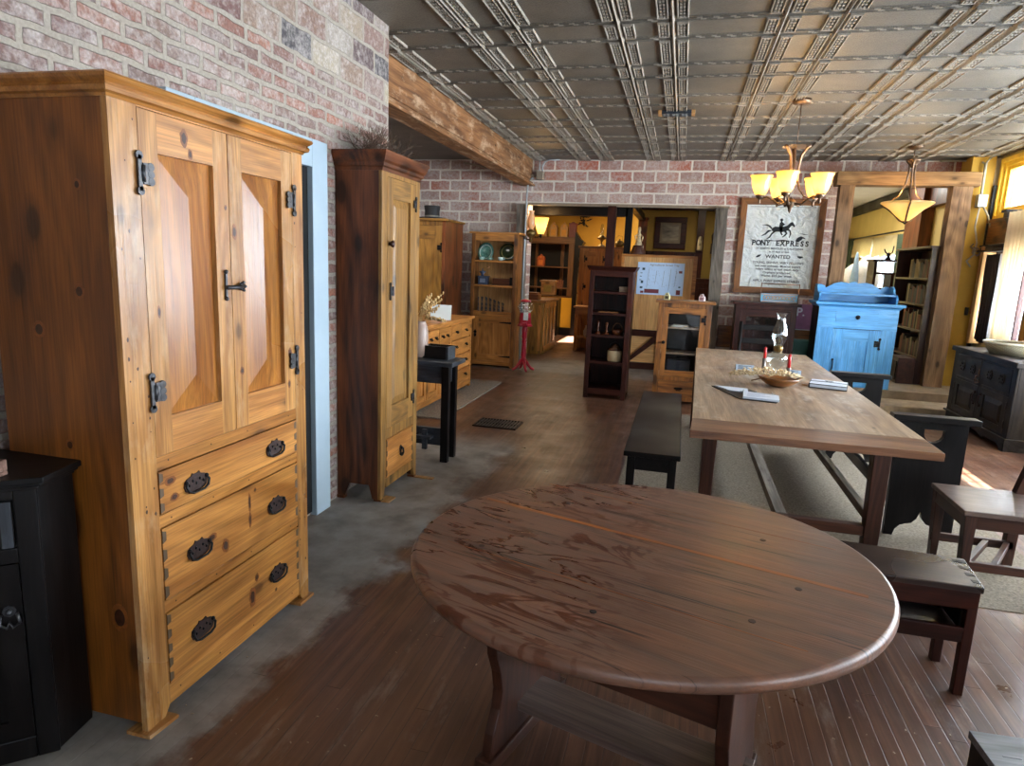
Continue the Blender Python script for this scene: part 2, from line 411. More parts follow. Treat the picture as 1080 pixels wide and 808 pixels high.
def glass_mat(name, tint=(.9,.95,.95,1), rough=.02, body=.12):
    m = NT(name); t = m.t
    tr = m.n('ShaderNodeBsdfTransparent', {0: tint}); gl = m.n('ShaderNodeBsdfGlossy', {0: (1,1,1,1), 'Roughness': rough})
    fr = m.n('ShaderNodeLayerWeight', {0: .35}).outputs['Facing']
    f2 = m.math('ADD', m.math('MULTIPLY', m.math('POWER', fr, 2.0), .75), body, clamp=True)
    mx = m.n('ShaderNodeMixShader', {0: f2, 1: tr.outputs[0], 2: gl.outputs[0]})
    t.links.new(mx.outputs[0], m.out.inputs[0]); return m.m
GLASS = glass_mat('clear_glass'); PANE = glass_mat('window_glass', (.96,.98,1,1), .03, .04)

# ------------------------------------------------------------------ the room shell
H = 3.10; XL, XR, YB = -2.07, 3.70, 10.0
f = MB(); f.box(-4.6, 4.0, -2.7, 15.9, -.12, 0); struct('floor', f, FLOOR)
f = MB(); f.box(1.9, 3.9, 8.83, 17.8, -.05, .205); struct('floor', f, plain('worn_painted_boards', '#8a7862', .5, 0, .3, 6))
wl = MB(); wl.box(XL-.35, XL, -2.7, 4.42, 0, H); struct('wall_left', wl, BRICK_L)
f = MB(); f.box(-4.6, -4.4, 4.42, 10.2, 0, H); f.box(-4.6, XL-.35, 4.1, 4.42, 0, H); struct('wall_recess', f, BRICK_L)
# back wall with the wide opening and the timber doorway; broken brick ends at the openings
f = MB()
f.box(-4.6, -2.36, YB, YB+.3, 0, H); f.box(-2.36, .52, YB, YB+.3, 2.47, H)
f.box(.52, 1.97, YB, YB+.3, 0, H); f.box(1.97, 3.95, YB, YB+.3, 2.94, H); f.box(3.52, 3.95, YB, YB+.3, 0, 2.94)
random.seed(3)
for i in range(15):
    z = .06 + i*.155
    d = random.uniform(0, .06)
    f.box(.52-d, .53, YB+.01, YB+.25, z, z+.13)
    f.box(1.96, 1.97+random.uniform(0, .07), YB+.01, YB+.25, z, z+.13)
struct('wall_back', f, BRICK_B)
f = MB(); f.box(-2.36, .56, YB-.02, YB, 2.435, 2.475); struct('trim_1', f, plain('dusty_ledge', '#8a7a66', .8))
# right wall
f = MB(); XO = 3.80
ops = []
for a, b in WIN_Y: ops.append((a, b, .75, 2.45))
cuts = sorted(set([-2.7, 17.8] + [v for o in ops for v in o[:2]] + [6.1, 6.95, 8.05, 9.62, 9.45, 12.2, 12.7, 13.6, 14.2, 15.8]))
def holes(y0, y1):
    ym = (y0+y1)/2; hs = []
    for a, b, z0, z1 in ops:
        if a < ym < b: hs.append((z0, z1))
    if 6.1 < ym < 6.95: hs.append((2.55, 3.04))
    if 8.05 < ym < 9.45: hs.append((.85, 1.95))
    if 8.05 < ym < 9.62: hs.append((2.32, 3.04))
    if 12.7 < ym < 15.8: hs.append((1.0, 2.25))
    return sorted(hs)
for y0, y1 in zip(cuts[:-1], cuts[1:]):
    z = 0
    for a, b in holes(y0, y1):
        if a > z: f.box(XR, XO, y0, y1, z, a)
        z = b
    f.box(XR, XO, y0, y1, z, H)
struct('wall_right', f, YELLOW2)
f = MB(); f.box(-4.6, -.2, -2.9, -2.7, 0, H); f.box(2.6, 3.95, -2.9, -2.7, 0, H); f.box(-.2, 2.6, -2.9, -2.7, 0, .7); f.box(-.2, 2.6, -2.9, -2.7, 2.5, H)
struct('wall_front', f, BRICK_B)
# unseen slabs added outside to keep direct sun off most panes
f = MB(); f.box(3.80, 5.3, -1.6, 7.4, 2.47, 2.52); f.box(3.80, 5.3, 7.6, 9.9, 2.08, 2.12); f.box(3.80, 4.6, 7.6, 9.9, 3.08, 3.12); struct('sun_blocker', f, plain('sun_blocker_grey', '#6d6a60', .8))

# pressed tin ceiling
c = MB(); c.box(-4.6, 3.80, -2.7, 10.3, H, H+.15)
PX, PY = 1.0063, .9307
X0, XS, Y0 = -1.543, .344, 4.697
sx = []
for k in range(-1, 6): sx += [X0+k*PX, X0+k*PX+XS]
sx = [x for x in sx if -2.25 < x < 3.6]
ys = [Y0+j*PY for j in range(-6, 6)]
rd = .017
for x in sx:
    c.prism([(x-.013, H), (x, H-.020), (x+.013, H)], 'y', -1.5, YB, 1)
    for y in ys:
        for (ya, yb) in ((y-.125, y+.125), (y+.215, y+PY-.215)):
            if ya > YB-.02: continue
            yb = min(yb, YB-.01)
            for sgn in (-1, 1):
                for q, off in enumerate((.03, .05, .070, .092)):
                    u = x+sgn*off
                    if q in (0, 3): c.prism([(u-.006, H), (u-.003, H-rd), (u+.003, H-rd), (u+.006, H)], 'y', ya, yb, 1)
                    elif y > 0.5:
                        t = ya+.02
                        while t < yb-.03:
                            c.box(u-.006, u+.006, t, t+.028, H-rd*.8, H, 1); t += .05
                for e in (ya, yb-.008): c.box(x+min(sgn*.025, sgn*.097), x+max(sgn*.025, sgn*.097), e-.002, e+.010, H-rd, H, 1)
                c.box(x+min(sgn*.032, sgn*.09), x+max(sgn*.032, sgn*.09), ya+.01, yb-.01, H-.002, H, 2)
for y in ys:
    for yc in (y-.17, y+.17):
        if yc > YB-.03: continue
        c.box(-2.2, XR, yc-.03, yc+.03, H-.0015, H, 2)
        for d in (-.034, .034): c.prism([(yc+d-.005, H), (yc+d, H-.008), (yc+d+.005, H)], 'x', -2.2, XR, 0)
        t = -2.15
        while t < XR-.1:
            if min(abs(t-x) for x in sx) > .12:
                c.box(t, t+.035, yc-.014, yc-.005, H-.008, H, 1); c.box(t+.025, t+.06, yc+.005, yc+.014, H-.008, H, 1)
            t += .1
for y in ys[::2]:
    c.box(-2.2, XR, y-.166, y-.160, H-.004, H)
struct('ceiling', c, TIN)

# the timber beam on the left and its lower mouldings
b = MB(); b.box(-2.46, -2.32, 4.42, YB, 2.80, H-.0)
b.box(-2.47, -2.305, 4.42, YB, 2.755, 2.775); b.box(-2.45, -2.33, 4.42, YB, 2.74, 2.80); b.box(-2.48, -2.27, 4.42, YB, 2.715, 2.74)
struct('trim_3', b, W('beam', 'Y'), bevel=.006)
# rough timbers of the doorway and of the wide opening
b = MB(); b.box(1.80, 3.42, 9.40, 9.62, 2.71, 2.88); struct('trim_4', b, W('timbertan', 'X'), bevel=.01)
def rough_post(name, x0, x1, y0, y1, z0, z1, mat_, seed, jag=.012):
    random.seed(seed); m = MB(); n = 16
    for i in range(n):
        za, zb = z0+(z1-z0)*i/n, z0+(z1-z0)*(i+1)/n
    rings = []
    for i in range(n+1):
        z = z0+(z1-z0)*i/n; j = lambda: random.uniform(-jag, jag)
        rings.append([(x0+j(), y0+j()*.5, z), ((x0+x1)/2+j(), y0+j()*.4, z), (x1+j(), y0+j()*.5, z), (x1+j(), y1, z), (x0+j(), y1, z)])
    vs = [p for r in rings for p in r]; fs = []
    for i in range(n):
        for k in range(5):
            l = (k+1) % 5; fs.append((i*5+k, i*5+l, i*5+5+l, i*5+5+k))
    fs += [(4,3,2,1,0), tuple(range(n*5, n*5+5))]
    m.add(vs, fs); return struct(name, m, mat_)
rough_post('trim_5', 1.86, 2.03, 9.42, 9.60, 0, 2.71, W('timber', 'Z'), 1, .006)
rough_post('trim_6', 3.13, 3.35, 9.42, 9.60, 0, 2.71, W('timber', 'Z'), 2, .004)
rough_post('trim_7', -2.50, -2.36, 9.84, 10.02, 0, 2.44, W('greypost', 'Z'), 3, .004)
rough_post('trim_8', .38, .54, 9.86, 10.05, 0, 2.44, W('greypost', 'Z'), 4, .008)
rough_post('trim_9', -1.14, -1.02, 9.9, 10.04, 0, 2.44, W('darkred', 'Z'), 5, .002)
# wainscot rail on the brick
b = MB(); b.box(.56, 1.86, 9.93, 10.0, .74, .80); b.box(.56, 1.86, 9.955, 10.0, .48, .74); struct('trim_10', b, W('glassoak', 'X'), bevel=.004)
# white casing round the blocked door beside the big cupboard
b = MB(); b.box(XL, XL+.045, 2.30, 2.46, 0, 2.18); b.box(XL, XL+.045, 3.36, 3.52, 0, 2.18); b.box(XL, XL+.045, 2.46, 3.36, 2.03, 2.18)
d1 = struct('door_1', b, WTRIM, bevel=.004)
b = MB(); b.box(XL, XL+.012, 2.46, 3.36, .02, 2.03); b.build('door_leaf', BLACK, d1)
# steps up into the next room
b = MB(); b.box(1.9, 3.45, 8.33, 8.85, 0, .105); struct('trim_11', b, plain('dusty_step', '#9c8a70', .6, 0, .35, 9), bevel=.008)
b = MB(); b.box(3.37, 3.63, 9.64, 9.98, 0, H); struct('trim_12', b, paint('mustard_strip', '#c29a3e'), bevel=.004)
b = MB(); b.box(3.63, XR, 9.64, 9.98, 0, H-.02); struct('trim_13', b, paint('bare_plaster', '#a59a88'), bevel=.004)

# ---- rooms beyond: left one through the wide opening
b = MB(); b.box(-4.6, 1.0, 15.6, 15.8, 0, 3.0); b.box(-4.7, -4.6, 10.3, 15.8, 0, 3.0); struct('wall_far', b, YELLOW)
b = MB(); b.box(-.95, 1.95, 13.7, 13.85, 0, 3.0); b.box(1.75, 1.9, 10.3, 13.7, 0, 3.0); struct('wall_partition', b, paint('ochre_wall_paint', '#8a7438'))
b = MB(); b.box(-4.6, -1.0, 10.3, 15.8, 2.86, 3.0); struct('ceiling_far', b, DARKCEIL)
b = MB(); b.box(-1.0, 1.9, 10.3, 13.85, 2.86, 3.0); struct('ceiling_partition', b, CREAM)
b = MB(); b.box(-2.9, -.9, 10.5, 10.66, 2.34, 2.50); b.box(-4.5, -1.0, 12.2, 12.36, 2.62, 2.86); struct('trim_14', b, W('black', 'X'))
b = MB(); b.box(-.93, -.83, 10.5, 10.62, 1.2, 2.5); b.box(-.93, -.83, 10.5, 13.6, 2.5, 2.62); struct('trim_15', b, W('black', 'Z'))
b = MB(); b.box(.20, .34, 13.55, 13.7, 0, 2.72); b.box(-.9, 1.7, 13.62, 13.7, 2.72, 2.86); b.box(-.9, .2, 13.64, 13.7, 1.80, 1.92); struct('trim_16', b, W('darkred', 'Z'))
area('added_fill_light', (-2.4, 13.0, 2.8), (1.0, 1.0), 34, (1, .80, .50), (0, 0, -1))  # added fill so the yellow walls look lit, source unseen
area('added_fill_light', (2.8, 12.4, 3.05), (.9, .9), 32, (1, .95, .88), (0, 0, -1))  # added overhead fill to brighten the dresses and end room
area('added_fill_light', (.4, 12.2, 2.8), (.6, .6), 14, (1, .86, .62), (0, 0, -1))  # unseen fill added over the partition room
# ---- right one through the timber doorway
b = MB(); b.box(1.9, 3.9, 17.6, 17.8, 0, 3.4); b.box(1.9, 1.97, 10.3, 17.6, 0, 3.4); struct('wall_end', b, YELLOW2)
b = MB(); b.box(1.9, 3.9, 10.3, 17.8, 3.12, 3.3); struct('ceiling_end', b, CREAM)
b = MB(); b.box(3.6, 3.7, 12.4, 17.6, 2.93, 3.10); struct('trim_17', b, W('black', 'Y'))
b = MB(); b.box(3.52, 3.7, 11.75, 12.5, .2, 3.05); b.box(3.6, 3.7, 10.3, 11.75, 2.68, 3.0); struct('trim_18', b, W('redwood', 'Z'), bevel=.004)

# ---- windows in the right wall
def window(name, y0, y1, z0, z1, ny, nz, mat_, depth=.11, fw=.07, x=XR, steps=1, bar=(.05, .018)):
    m = MB()
    for s in range(steps):
        o = fw*s*.8; xx = x + .03*s; w_ = fw
        a0, a1, c0, c1 = y0+o, y1-o, z0+o, z1-o
        m.box(xx, xx+depth-.03*s, a0, a0+w_, c0, c1); m.box(xx, xx+depth-.03*s, a1-w_, a1, c0, c1)
        m.box(xx, xx+depth-.03*s, a0+w_, a1-w_, c0, c0+w_); m.box(xx, xx+depth-.03*s, a0+w_, a1-w_, c1-w_, c1)
    for i in range(1, ny):
        y = a0+(a1-a0)*i/ny; m.box(xx+.04, xx+.04+bar[0], y-bar[1], y+bar[1], c0, c1)
    for i in range(1, nz):
        z = c0+(c1-c0)*i/nz; m.box(xx+.04, xx+.04+bar[0], a0, a1, z-bar[1], z+bar[1])
    o = struct(name, m, mat_, bevel=.003)
    p = MB(); p.box(xx+.06, xx+.066, a0+w_*.5, a1-w_*.5, c0+w_*.5, c1-w_*.5); p.build('pane', PANE, o)
    return o
window('window_1', 8.05, 9.62, 2.32, 3.06, 3, 1, YTRIM, .13, .055, XR-.03, 3)
window('window_2', 8.05, 9.45, .85, 1.95, 2, 1, W('darkred', 'Z'))
for i, (a, b_) in enumerate(WIN_Y): window('window_%d' % (3+i), a, b_, .75, 2.45, 3, 2, YTRIM)
window('window_6', 6.1, 6.95, 2.55, 3.04, 4, 2, YTRIM, .05, .02, bar=(.012, .010))
window('window_7', 12.7, 15.8, 1.0, 2.25, 4, 2, WTRIM)
window('window_8', -.2, 2.6, .7, 2.5, 3, 2, YTRIM, x=0).matrix_world = Matrix.Rotation(R(-90), 4, 'Z') @ Matrix.Translation((2.7, 0, 0)) 

# ------------------------------------------------------------------ hardware and joinery helpers
# furniture is built with its front at local y = 0 looking to -Y, x to the right, depth to +Y
def butterfly_hinge(parent, x, z, side, mat_=IRONL, s=1.0, y=-.004, name='hinge'):
    m = MB()
    m.box(x-.007*s, x+.007*s, y-.006, y, z-.05*s, z+.05*s)
    for zz in (-.05, .05):
        m.prism(circ(x, z+zz*s, .013*s, 0, 330, 8), 'y', y-.006, y)
    m.tube([(x+side*.010*s, y-.006, z-.024*s), (x+side*.010*s, y-.006, z+.024*s)], .006*s, 8)
    m.box(min(x+side*.012*s, x+side*.03*s), max(x+side*.012*s, x+side*.036*s), y-.006, y, z-.030*s, z+.030*s)
    for zz in (-.016, 0, .016):
        m.prism(circ(x+side*.040*s, z+zz*s*1.3, .0125*s, 0, 330, 8), 'y', y-.007, y)
    return m.build(name, mat_, parent)
def bail_pull(parent, x, z, w=.112, h=.062, mat_=RUST, y=0, name='handle'):
    m = MB(); a, b = w/2, h/2
    m.prism([(x-a*.85, z-b*.75), (x-a*.5, z-b), (x+a*.5, z-b), (x+a*.85, z-b*.75), (x+a, z-b*.2), (x+a*.95, z+b*.35), (x+a*.75, z+b*.62), (x+a*.4, z+b*.8), (x+a*.3, z+b*1.1), (x+a*.12, z+b*.95), (x-a*.12, z+b*.95), (x-a*.3, z+b*1.1), (x-a*.4, z+b*.8), (x-a*.75, z+b*.62), (x-a*.95, z+b*.35), (x-a, z-b*.2)], 'y', y-.004, y, 1)
    for i in range(5): m.ball((x-a*.6+a*.3*i, y-.005, z+(.25 if i % 2 else -.15)*b), (.005, .004, .006), 6)
    pts = [(x+a*u, y-v, z+b*w_) for u, v, w_ in ((-.86, .004, .3), (-.95, .012, -.1), (-.82, .014, -.72), (-.45, .015, -.98), (.45, .015, -.98), (.82, .014, -.72), (.95, .012, -.1), (.86, .004, .3))]
    m.tube(pts, .0045, 6)
    m.ball((x-a*.86, y-.006, z+b*.3), .008, 8); m.ball((x+a*.86, y-.006, z+b*.3), .008, 8)
    return m.build(name, [IRON, mat_], parent)
def drop_pull(parent, x, z, s=1.0, mat_=IRON, y=0, name='handle'):
    m = MB(); m.prism(circ(x, z+.012*s, .014*s, 0, 315, 7), 'y', y-.005, y); m.ball((x, y-.01, z+.012*s), .008*s, 8)
    m.tube([(x-.016*s, y-.012, z+.008*s), (x-.02*s, y-.014, z-.016*s), (x-.006*s, y-.014, z-.026*s), (x, y-.014, z-.012*s), (x+.006*s, y-.014, z-.026*s), (x+.02*s, y-.014, z-.016*s), (x+.016*s, y-.012, z+.008*s)], .004*s, 6)
    return m.build(name, mat_, parent)
def cup_pull(parent, x, z, s=1.0, mat_=IRON, y=0, name='handle'):
    m = MB(); m.prism([(x-.045*s, z), (x-.03*s, z-.008*s), (x+.03*s, z-.008*s), (x+.045*s, z), (x+.03*s, z+.012*s), (x-.03*s, z+.012*s)], 'y', y-.005, y)
    m.tube([(x-.02*s, y-.006, z), (x-.018*s, y-.02, z-.016*s), (x+.018*s, y-.02, z-.016*s), (x+.02*s, y-.006, z)], .005*s, 6)
    return m.build(name, mat_, parent)
def knob(parent, x, z, r=.018, mat_=None, y=0, name='knob'):
    m = MB(); M = Matrix.Translation((x, y, z)) @ Matrix.Rotation(R(90), 4, 'X')
    m.lathe([(r*.5, 0), (r*.45, r*.5), (r*.95, r*.8), (r, r*1.2), (r*.6, r*1.5), (0.0001, r*1.55)], n=16, M=M)
    return m.build(name, mat_ or W('darkred'), parent)
def hip_panel(m, x0, x1, z0, z1, yb, rise, mi=0):
    c = (x0+x1)/2; e = (x1-x0)/2*.98; yf = yb-rise
    vs = [(x0,yb,z0),(x1,yb,z0),(x1,yb,z1),(x0,yb,z1),(c,yf,z0+e),(c,yf,z1-e)]
    m.add(vs, [(0,1,4),(1,2,5,4),(2,3,5),(3,0,4,5)], mi)
def flat_raised(m, x0, x1, z0, z1, yb, bev, rise, mi=0):
    yf = yb-rise; vs = [(x0,yb,z0),(x1,yb,z0),(x1,yb,z1),(x0,yb,z1),(x0+bev,yf,z0+bev),(x1-bev,yf,z0+bev),(x1-bev,yf,z1-bev),(x0+bev,yf,z1-bev)]
    m.add(vs, [(0,1,5,4),(1,2,6,5),(2,3,7,6),(3,0,4,7),(4,5,6,7)], mi)
def door(parent, x0, x1, z0, z1, kind, sw=.07, rt=.10, rb=.10, y=0, th=.022, style='hip', rise=.016, name='door', railkind=None, bevel=.0015, panelkind=None):
    g = .002; m = MB(); x0 += g; x1 -= g; z0 += g; z1 -= g
    m.box(x0, x0+sw, y, y+th, z0, z1, 0); m.box(x1-sw, x1, y, y+th, z0, z1, 0)
    m.box(x0+sw, x1-sw, y, y+th, z0, z0+rb, 1); m.box(x0+sw, x1-sw, y, y+th, z1-rt, z1, 1)
    a, b, c_, d = x0+sw, x1-sw, z0+rb, z1-rt
    if style == 'hip': hip_panel(m, a, b, c_, d, y+.016, rise, 2)
    elif style == 'raised': flat_raised(m, a, b, c_, d, y+.016, min(.05, (b-a)*.28), rise, 0)
    elif style == 'flat': m.box(a, b, y+.010, y+.016, c_, d, 0)
    o = m.build(name, [W(kind, 'Z'), W(railkind or kind, 'X'), W(panelkind or kind, 'Z')], parent)
    if style == 'glass':
        p = MB(); p.box(a-.004, b+.004, y+.010, y+.013, c_-.004, d+.004); p.build('glass_pane', PANE, o)
    return o
KNOT = plain('pine_knot', '#3a1c0c', .45, 0, .4, 60); KNOTR = plain('pine_knot_ring', '#7a4418', .4, 0, .3, 60)
def knots(m, lst, y):
    for (kx, kz, rx, rz) in lst:
        for s, mi, dy in ((1.7, 3, .0003), (1.0, 2, .0006)):
            m.prism([(kx+rx*s*math.cos(a*PI/7)*(1+.12*math.sin(a*2.3+kx*90)), kz+rz*s*math.sin(a*PI/7)*(1+.12*math.cos(a*1.7+kz*50))) for a in range(14)], 'y', y-dy, y+.001, mi)
def drawer(parent, x0, x1, z0, z1, kind, y=-.002, dove=0, th=.02, kn=()):
    g = .004 if dove else .0025; m = MB(); m.box(x0+g, x1-g, y, y+th, z0+g, z1-g, 0)
    if dove:
        h = (z1-z0)/dove
        for i in range(dove):
            for xx, s in ((x0+g, 1), (x1-g, -1)):
                zc = z0+h*(i+.5); w_ = h*.34
                m.prism([(xx, zc-w_), (xx+s*.016, zc-w_*.7), (xx+s*.016, zc+w_*.7), (xx, zc+w_)], 'y', y-.0008, y+.002, 1)
    knots(m, kn, y)
    return m.build('drawer', [W(kind, 'X'), plain('dovetail_brown', '#5a4632', .6), KNOT, KNOTR], parent)  # dovetail ends in a darker brown
def moulding(parent, x0, x1, y1, z, prof, mat_, name='cornice', yf=0, sides=True):
    """prof: (out, z) outline from the bottom up; runs along the front and both ends"""
    m = MB(); n = len(prof); vs = []
    for (o, dz) in prof:
        vs += [(x0-o, y1, z+dz), (x0-o, yf-o, z+dz), (x1+o, yf-o, z+dz), (x1+o, y1, z+dz)]
    fs = []
    for i in range(n-1):
        for k in range(3): fs.append((i*4+k, i*4+k+1, i*4+4+k+1, i*4+4+k))
        fs.append((i*4+3, i*4, i*4+4, i*4+7))
    fs.append((0,1,2,3)); fs.append(tuple((n-1)*4+k for k in range(4)))
    m.add(vs, fs); return m.build(name, mat_, parent)

# ------------------------------------------------------------------ big pine cupboard
LW = R(90)   # pieces along the left wall look to +X
t = thing('pine_cupboard', 'large golden pine cupboard with two tall doors over three dovetailed drawers', 'cupboard', (-1.55, 1.54, 0), LW)
Wd, D, HT = .95, .46, 1.965
c = MB()
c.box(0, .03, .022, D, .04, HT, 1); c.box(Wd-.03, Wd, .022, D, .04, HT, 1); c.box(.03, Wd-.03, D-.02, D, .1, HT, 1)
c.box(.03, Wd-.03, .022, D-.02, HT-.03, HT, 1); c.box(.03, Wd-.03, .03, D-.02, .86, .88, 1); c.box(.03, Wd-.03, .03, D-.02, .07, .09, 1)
c.prism([(0, .012), (.075, .012), (.10, .05), (.10, HT), (0, HT)], 'y', 0, .022, 0)
c.prism([(Wd, .012), (Wd-.05, .012), (Wd-.075, .05), (Wd-.075, HT), (Wd, HT)], 'y', 0, .022, 0)
c.box(.10, Wd-.075, 0, .022, 1.948, HT, 2); c.box(.10, Wd-.075, .001, .023, .86, .905, 2); c.box(.10, Wd-.075, .001, .023, .67, .712, 2)
c.box(.10, Wd-.075, .001, .023, .375, .415, 2); c.box(.10, Wd-.075, .001, .023, .045, .115, 2)
random.seed(8)
for i in range(34):
    xx = random.choice((.02, .05, .085, Wd-.06, Wd-.02)); zz_ = random.uniform(.08, 1.92); rr_ = random.uniform(.002, .0045); c.prism([(xx+rr_*math.cos(a*PI/3), zz_+rr_*random.uniform(.8, 2.2)*math.sin(a*PI/3)) for a in range(6)], 'y', -.0006, .001, 3)
for zz_ in (.885, .69, .395, .08):
    for xx in (.15, .35, .55, .82): c.prism([(xx+.0035*math.cos(a*PI/3), zz_+.0035*math.sin(a*PI/3)) for a in range(6)], 'y', .0004, .002, 3)
for (ky, kz, ry, rz) in ((.14, 1.42, .012, .014), (.30, 1.30, .014, .016), (.08, .40, .02, .03), (.22, .95, .01, .012), (.12, 1.72, .008, .01)):
    for s, mi, dx in ((1.6, 4, .0004), (1.0, 3, .0008)): c.prism([(ky+ry*s*math.cos(a*PI/7), kz+rz*s*math.sin(a*PI/7)) for a in range(14)], 'x', -dx, .001, mi)
c.build('carcass', [W('pinepale', 'Z'), W('pineshaded', 'Z'), W('pine', 'X'), KNOT, KNOTR], t, bevel=.0015)
moulding(t, 0, Wd, D, HT-.012, [(.004, 0), (.008, .008), (.020, .012), (.024, .024), (.017, .034), (.030, .044), (.034, .052), (.030, .058)], W('pine', 'X'))
da = door(t, .10, .488, .905, 1.948, 'pinepale', .072, .115, .12, railkind='pine', panelkind='pinefield')
db = door(t, .488, .875, .905, 1.948, 'pinepale', .072, .115, .12, railkind='pine', panelkind='pinefield')
for o_, kn in ((da, ((.285, 1.895, .010, .016), (.31, 1.85, .006, .010), (.145, 1.36, .004, .012), (.47, 1.7, .004, .006))), (db, ((.512, 1.62, .008, .016), (.53, 1.12, .007, .009), (.84, 1.15, .008, .012), (.83, 1.02, .006, .010)))):
    for k_ in kn:
        m = MB(); knots(m, (k_,), -.0002); m.m = [0 if q == 2 else 1 for q in m.m]; m.build('knot', [KNOT, KNOTR], o_)
butterfly_hinge(da, .094, 1.765, 1); butterfly_hinge(da, .094, 1.115, 1)
butterfly_hinge(db, .881, 1.765, -1); butterfly_hinge(db, .881, 1.115, -1)
m = MB(); m.box(.448, .458, -.008, -.002, 1.395, 1.475); m.ball((.453, -.006, 1.482), .008, 8); m.ball((.453, -.006, 1.388), .008, 8)
m.tube([(.446, -.014, 1.428), (.50, -.018, 1.428), (.535, -.014, 1.43)], .0075, 8)
for a in range(5): m.ball((.535+.012*math.cos(a*1.256), -.012, 1.43+.014*math.sin(a*1.256)), .007, 6)
m.build('latch', IRONL, da)
for (z0, z1, dv, zp, kn) in ((.712, .86, 3, .777, ((.165, .755, .012, .008), (.15, .815, .014, .009))), (.415, .67, 4, .535, ((.33, .545, .016, .009), (.40, .485, .012, .016), (.545, .60, .005, .024), (.545, .53, .006, .018), (.58, .64, .005, .006))), (.115, .375, 5, .235, ((.545, .205, .012, .026), (.575, .275, .008, .010), (.70, .16, .005, .005)))):
    dr = drawer(t, .10, .875, z0, z1, 'pine', dove=dv, kn=kn)
    bail_pull(dr, .262, zp, y=-.002); bail_pull(dr, .712, zp, y=-.002)
m = MB(); m.prism([(-.015, -.02), (.10, -.03), (.10, .06), (-.015, .07)], 'z', 0, .012); m.build('foot_block', W('pinepale', 'X'), t)
m = MB(); m.prism([(Wd-.09, -.015), (Wd+.02, -.015), (Wd+.02, .07), (Wd-.09, .07)], 'z', 0, .012); m.build('foot_block', W('pinepale', 'X'), t)

# ------------------------------------------------------------------ small dark cabinet at the left edge
ang = math.atan2(.103, .109)
t = thing('dark_cabinet', 'small black-stained cabinet with canted side at the left edge, in front of the pine cupboard', 'cabinet', (-1.72, 1.38, 0), R(43.4)-0)
# local frame: front runs from x=0 to x=-.46 at y=0
rot = Matrix.Rotation(R(-43.4), 3, 'Z')
def loc2(px, py):
    v = rot @ Vector((px+1.72, py-1.38, 0)); return (v.x, v.y)
P1, P2, P3 = loc2(-1.752, 1.525), loc2(-2.06, 1.525), loc2(-2.06, 1.06)
bd = [(0, .0), P1, P2, P3]
c = MB(); c.prism([(0, .012), P1, P2, (P3[0], .012)], 'z', .03, .872, 0)
c.box(-.055, 0, 0, .03, .03, .872); c.box(P3[0], P3[0]+.05, 0, .03, .03, .872); c.box(P3[0]+.05, -.055, 0, .03, .845, .872); c.box(P3[0]+.05, -.055, 0, .03, .655, .70); c.box(P3[0]+.05, -.055, 0, .03, .03, .10)
c.build('carcass', W('black', 'Z'), t, bevel=.003)
def grow(poly, d):
    cx = sum(p[0] for p in poly)/4; cy = sum(p[1] for p in poly)/4; o = []
    for x, y in poly:
        L = math.hypot(x-cx, y-cy); o.append((x+(x-cx)/L*d, y+(y-cy)/L*d))
    return o
c = MB(); c.prism(grow(bd, .006), 'z', .868, .878); c.prism(grow(bd, .016), 'z', .878, .888); c.prism(grow(bd, .026), 'z', .888, .906); c.build('top', W('black', 'X'), t, bevel=.003)
dr = MB(); dr.box(P3[0]+.055, -.06, -.003, .02, .705, .84); dro = dr.build('drawer', W('black', 'X'), t, bevel=.002)
m = MB(); m.box(-.088, -.062, -.006, -.003, .705, .84); m.build('corner_plate', W('blackgrey', 'Z'), dro)
dd = door(t, P3[0]+.05, -.055, .10, .655, 'black', .06, .06, .06, style='flat', railkind='black')
drop_pull(dd, -.088, .50, 1.2, IRONL)
t = thing('wooden_mould', 'worn pinkish wooden mould block lying on top of the small black cabinet', 'wooden block', (-1.845, 1.30, .906), R(8))
m = MB(); m.box(-.09, .055, -.06, .06, 0, .012); m.box(-.09, .055, -.06, -.045, .012, .045); m.box(-.09, .055, .045, .06, .012, .045); m.box(.04, .055, -.045, .045, .012, .045); m.box(-.03, -.015, -.045, .045, .012, .04)
m.build('frame', wood('pinkwood', '#6d4c3e', '#a5806d', 'X', rough=.7), t, bevel=.003)
m = MB(); m.box(-.012, .038, -.044, .044, .012, .034); m.build('block', wood('pinkwood', '#6d4c3e', '#a5806d', 'X', rough=.7), t, bevel=.002)

# ------------------------------------------------------------------ tall narrow cupboard
t = thing('tall_cupboard', 'tall narrow pine cupboard with reddish dark side, one long door over a drawer', 'cupboard', (-1.76, 3.68, 0), LW)
Wd, D, HT = .58, .305, 2.07
c = MB()
def side(x0, x1):
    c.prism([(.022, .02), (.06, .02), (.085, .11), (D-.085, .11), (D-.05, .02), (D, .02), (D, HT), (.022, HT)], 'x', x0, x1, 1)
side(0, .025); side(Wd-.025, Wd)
c.box(.025, Wd-.025, D-.02, D, .1, HT, 1); c.box(.025, Wd-.025, .022, D-.02, HT-.03, HT, 1); c.box(.025, Wd-.025, .022, D-.02, .11, .13, 1)
c.prism([(0, .02), (.045, .02), (.075, .12), (.075, HT), (0, HT)], 'y', 0, .022, 0)
c.prism([(Wd, .02), (Wd-.035, .02), (Wd-.07, .10), (Wd-.07, HT), (Wd, HT)], 'y', 0, .022, 0)
c.box(.075, Wd-.07, 0, .022, 2.035, HT, 0); c.box(.075, Wd-.07, 0, .022, .405, .47, 0); c.box(.075, Wd-.07, 0, .022, .08, .14, 0)
c.build('carcass', [W('oldpine', 'Z'), W('redwood', 'Z')], t, bevel=.002)
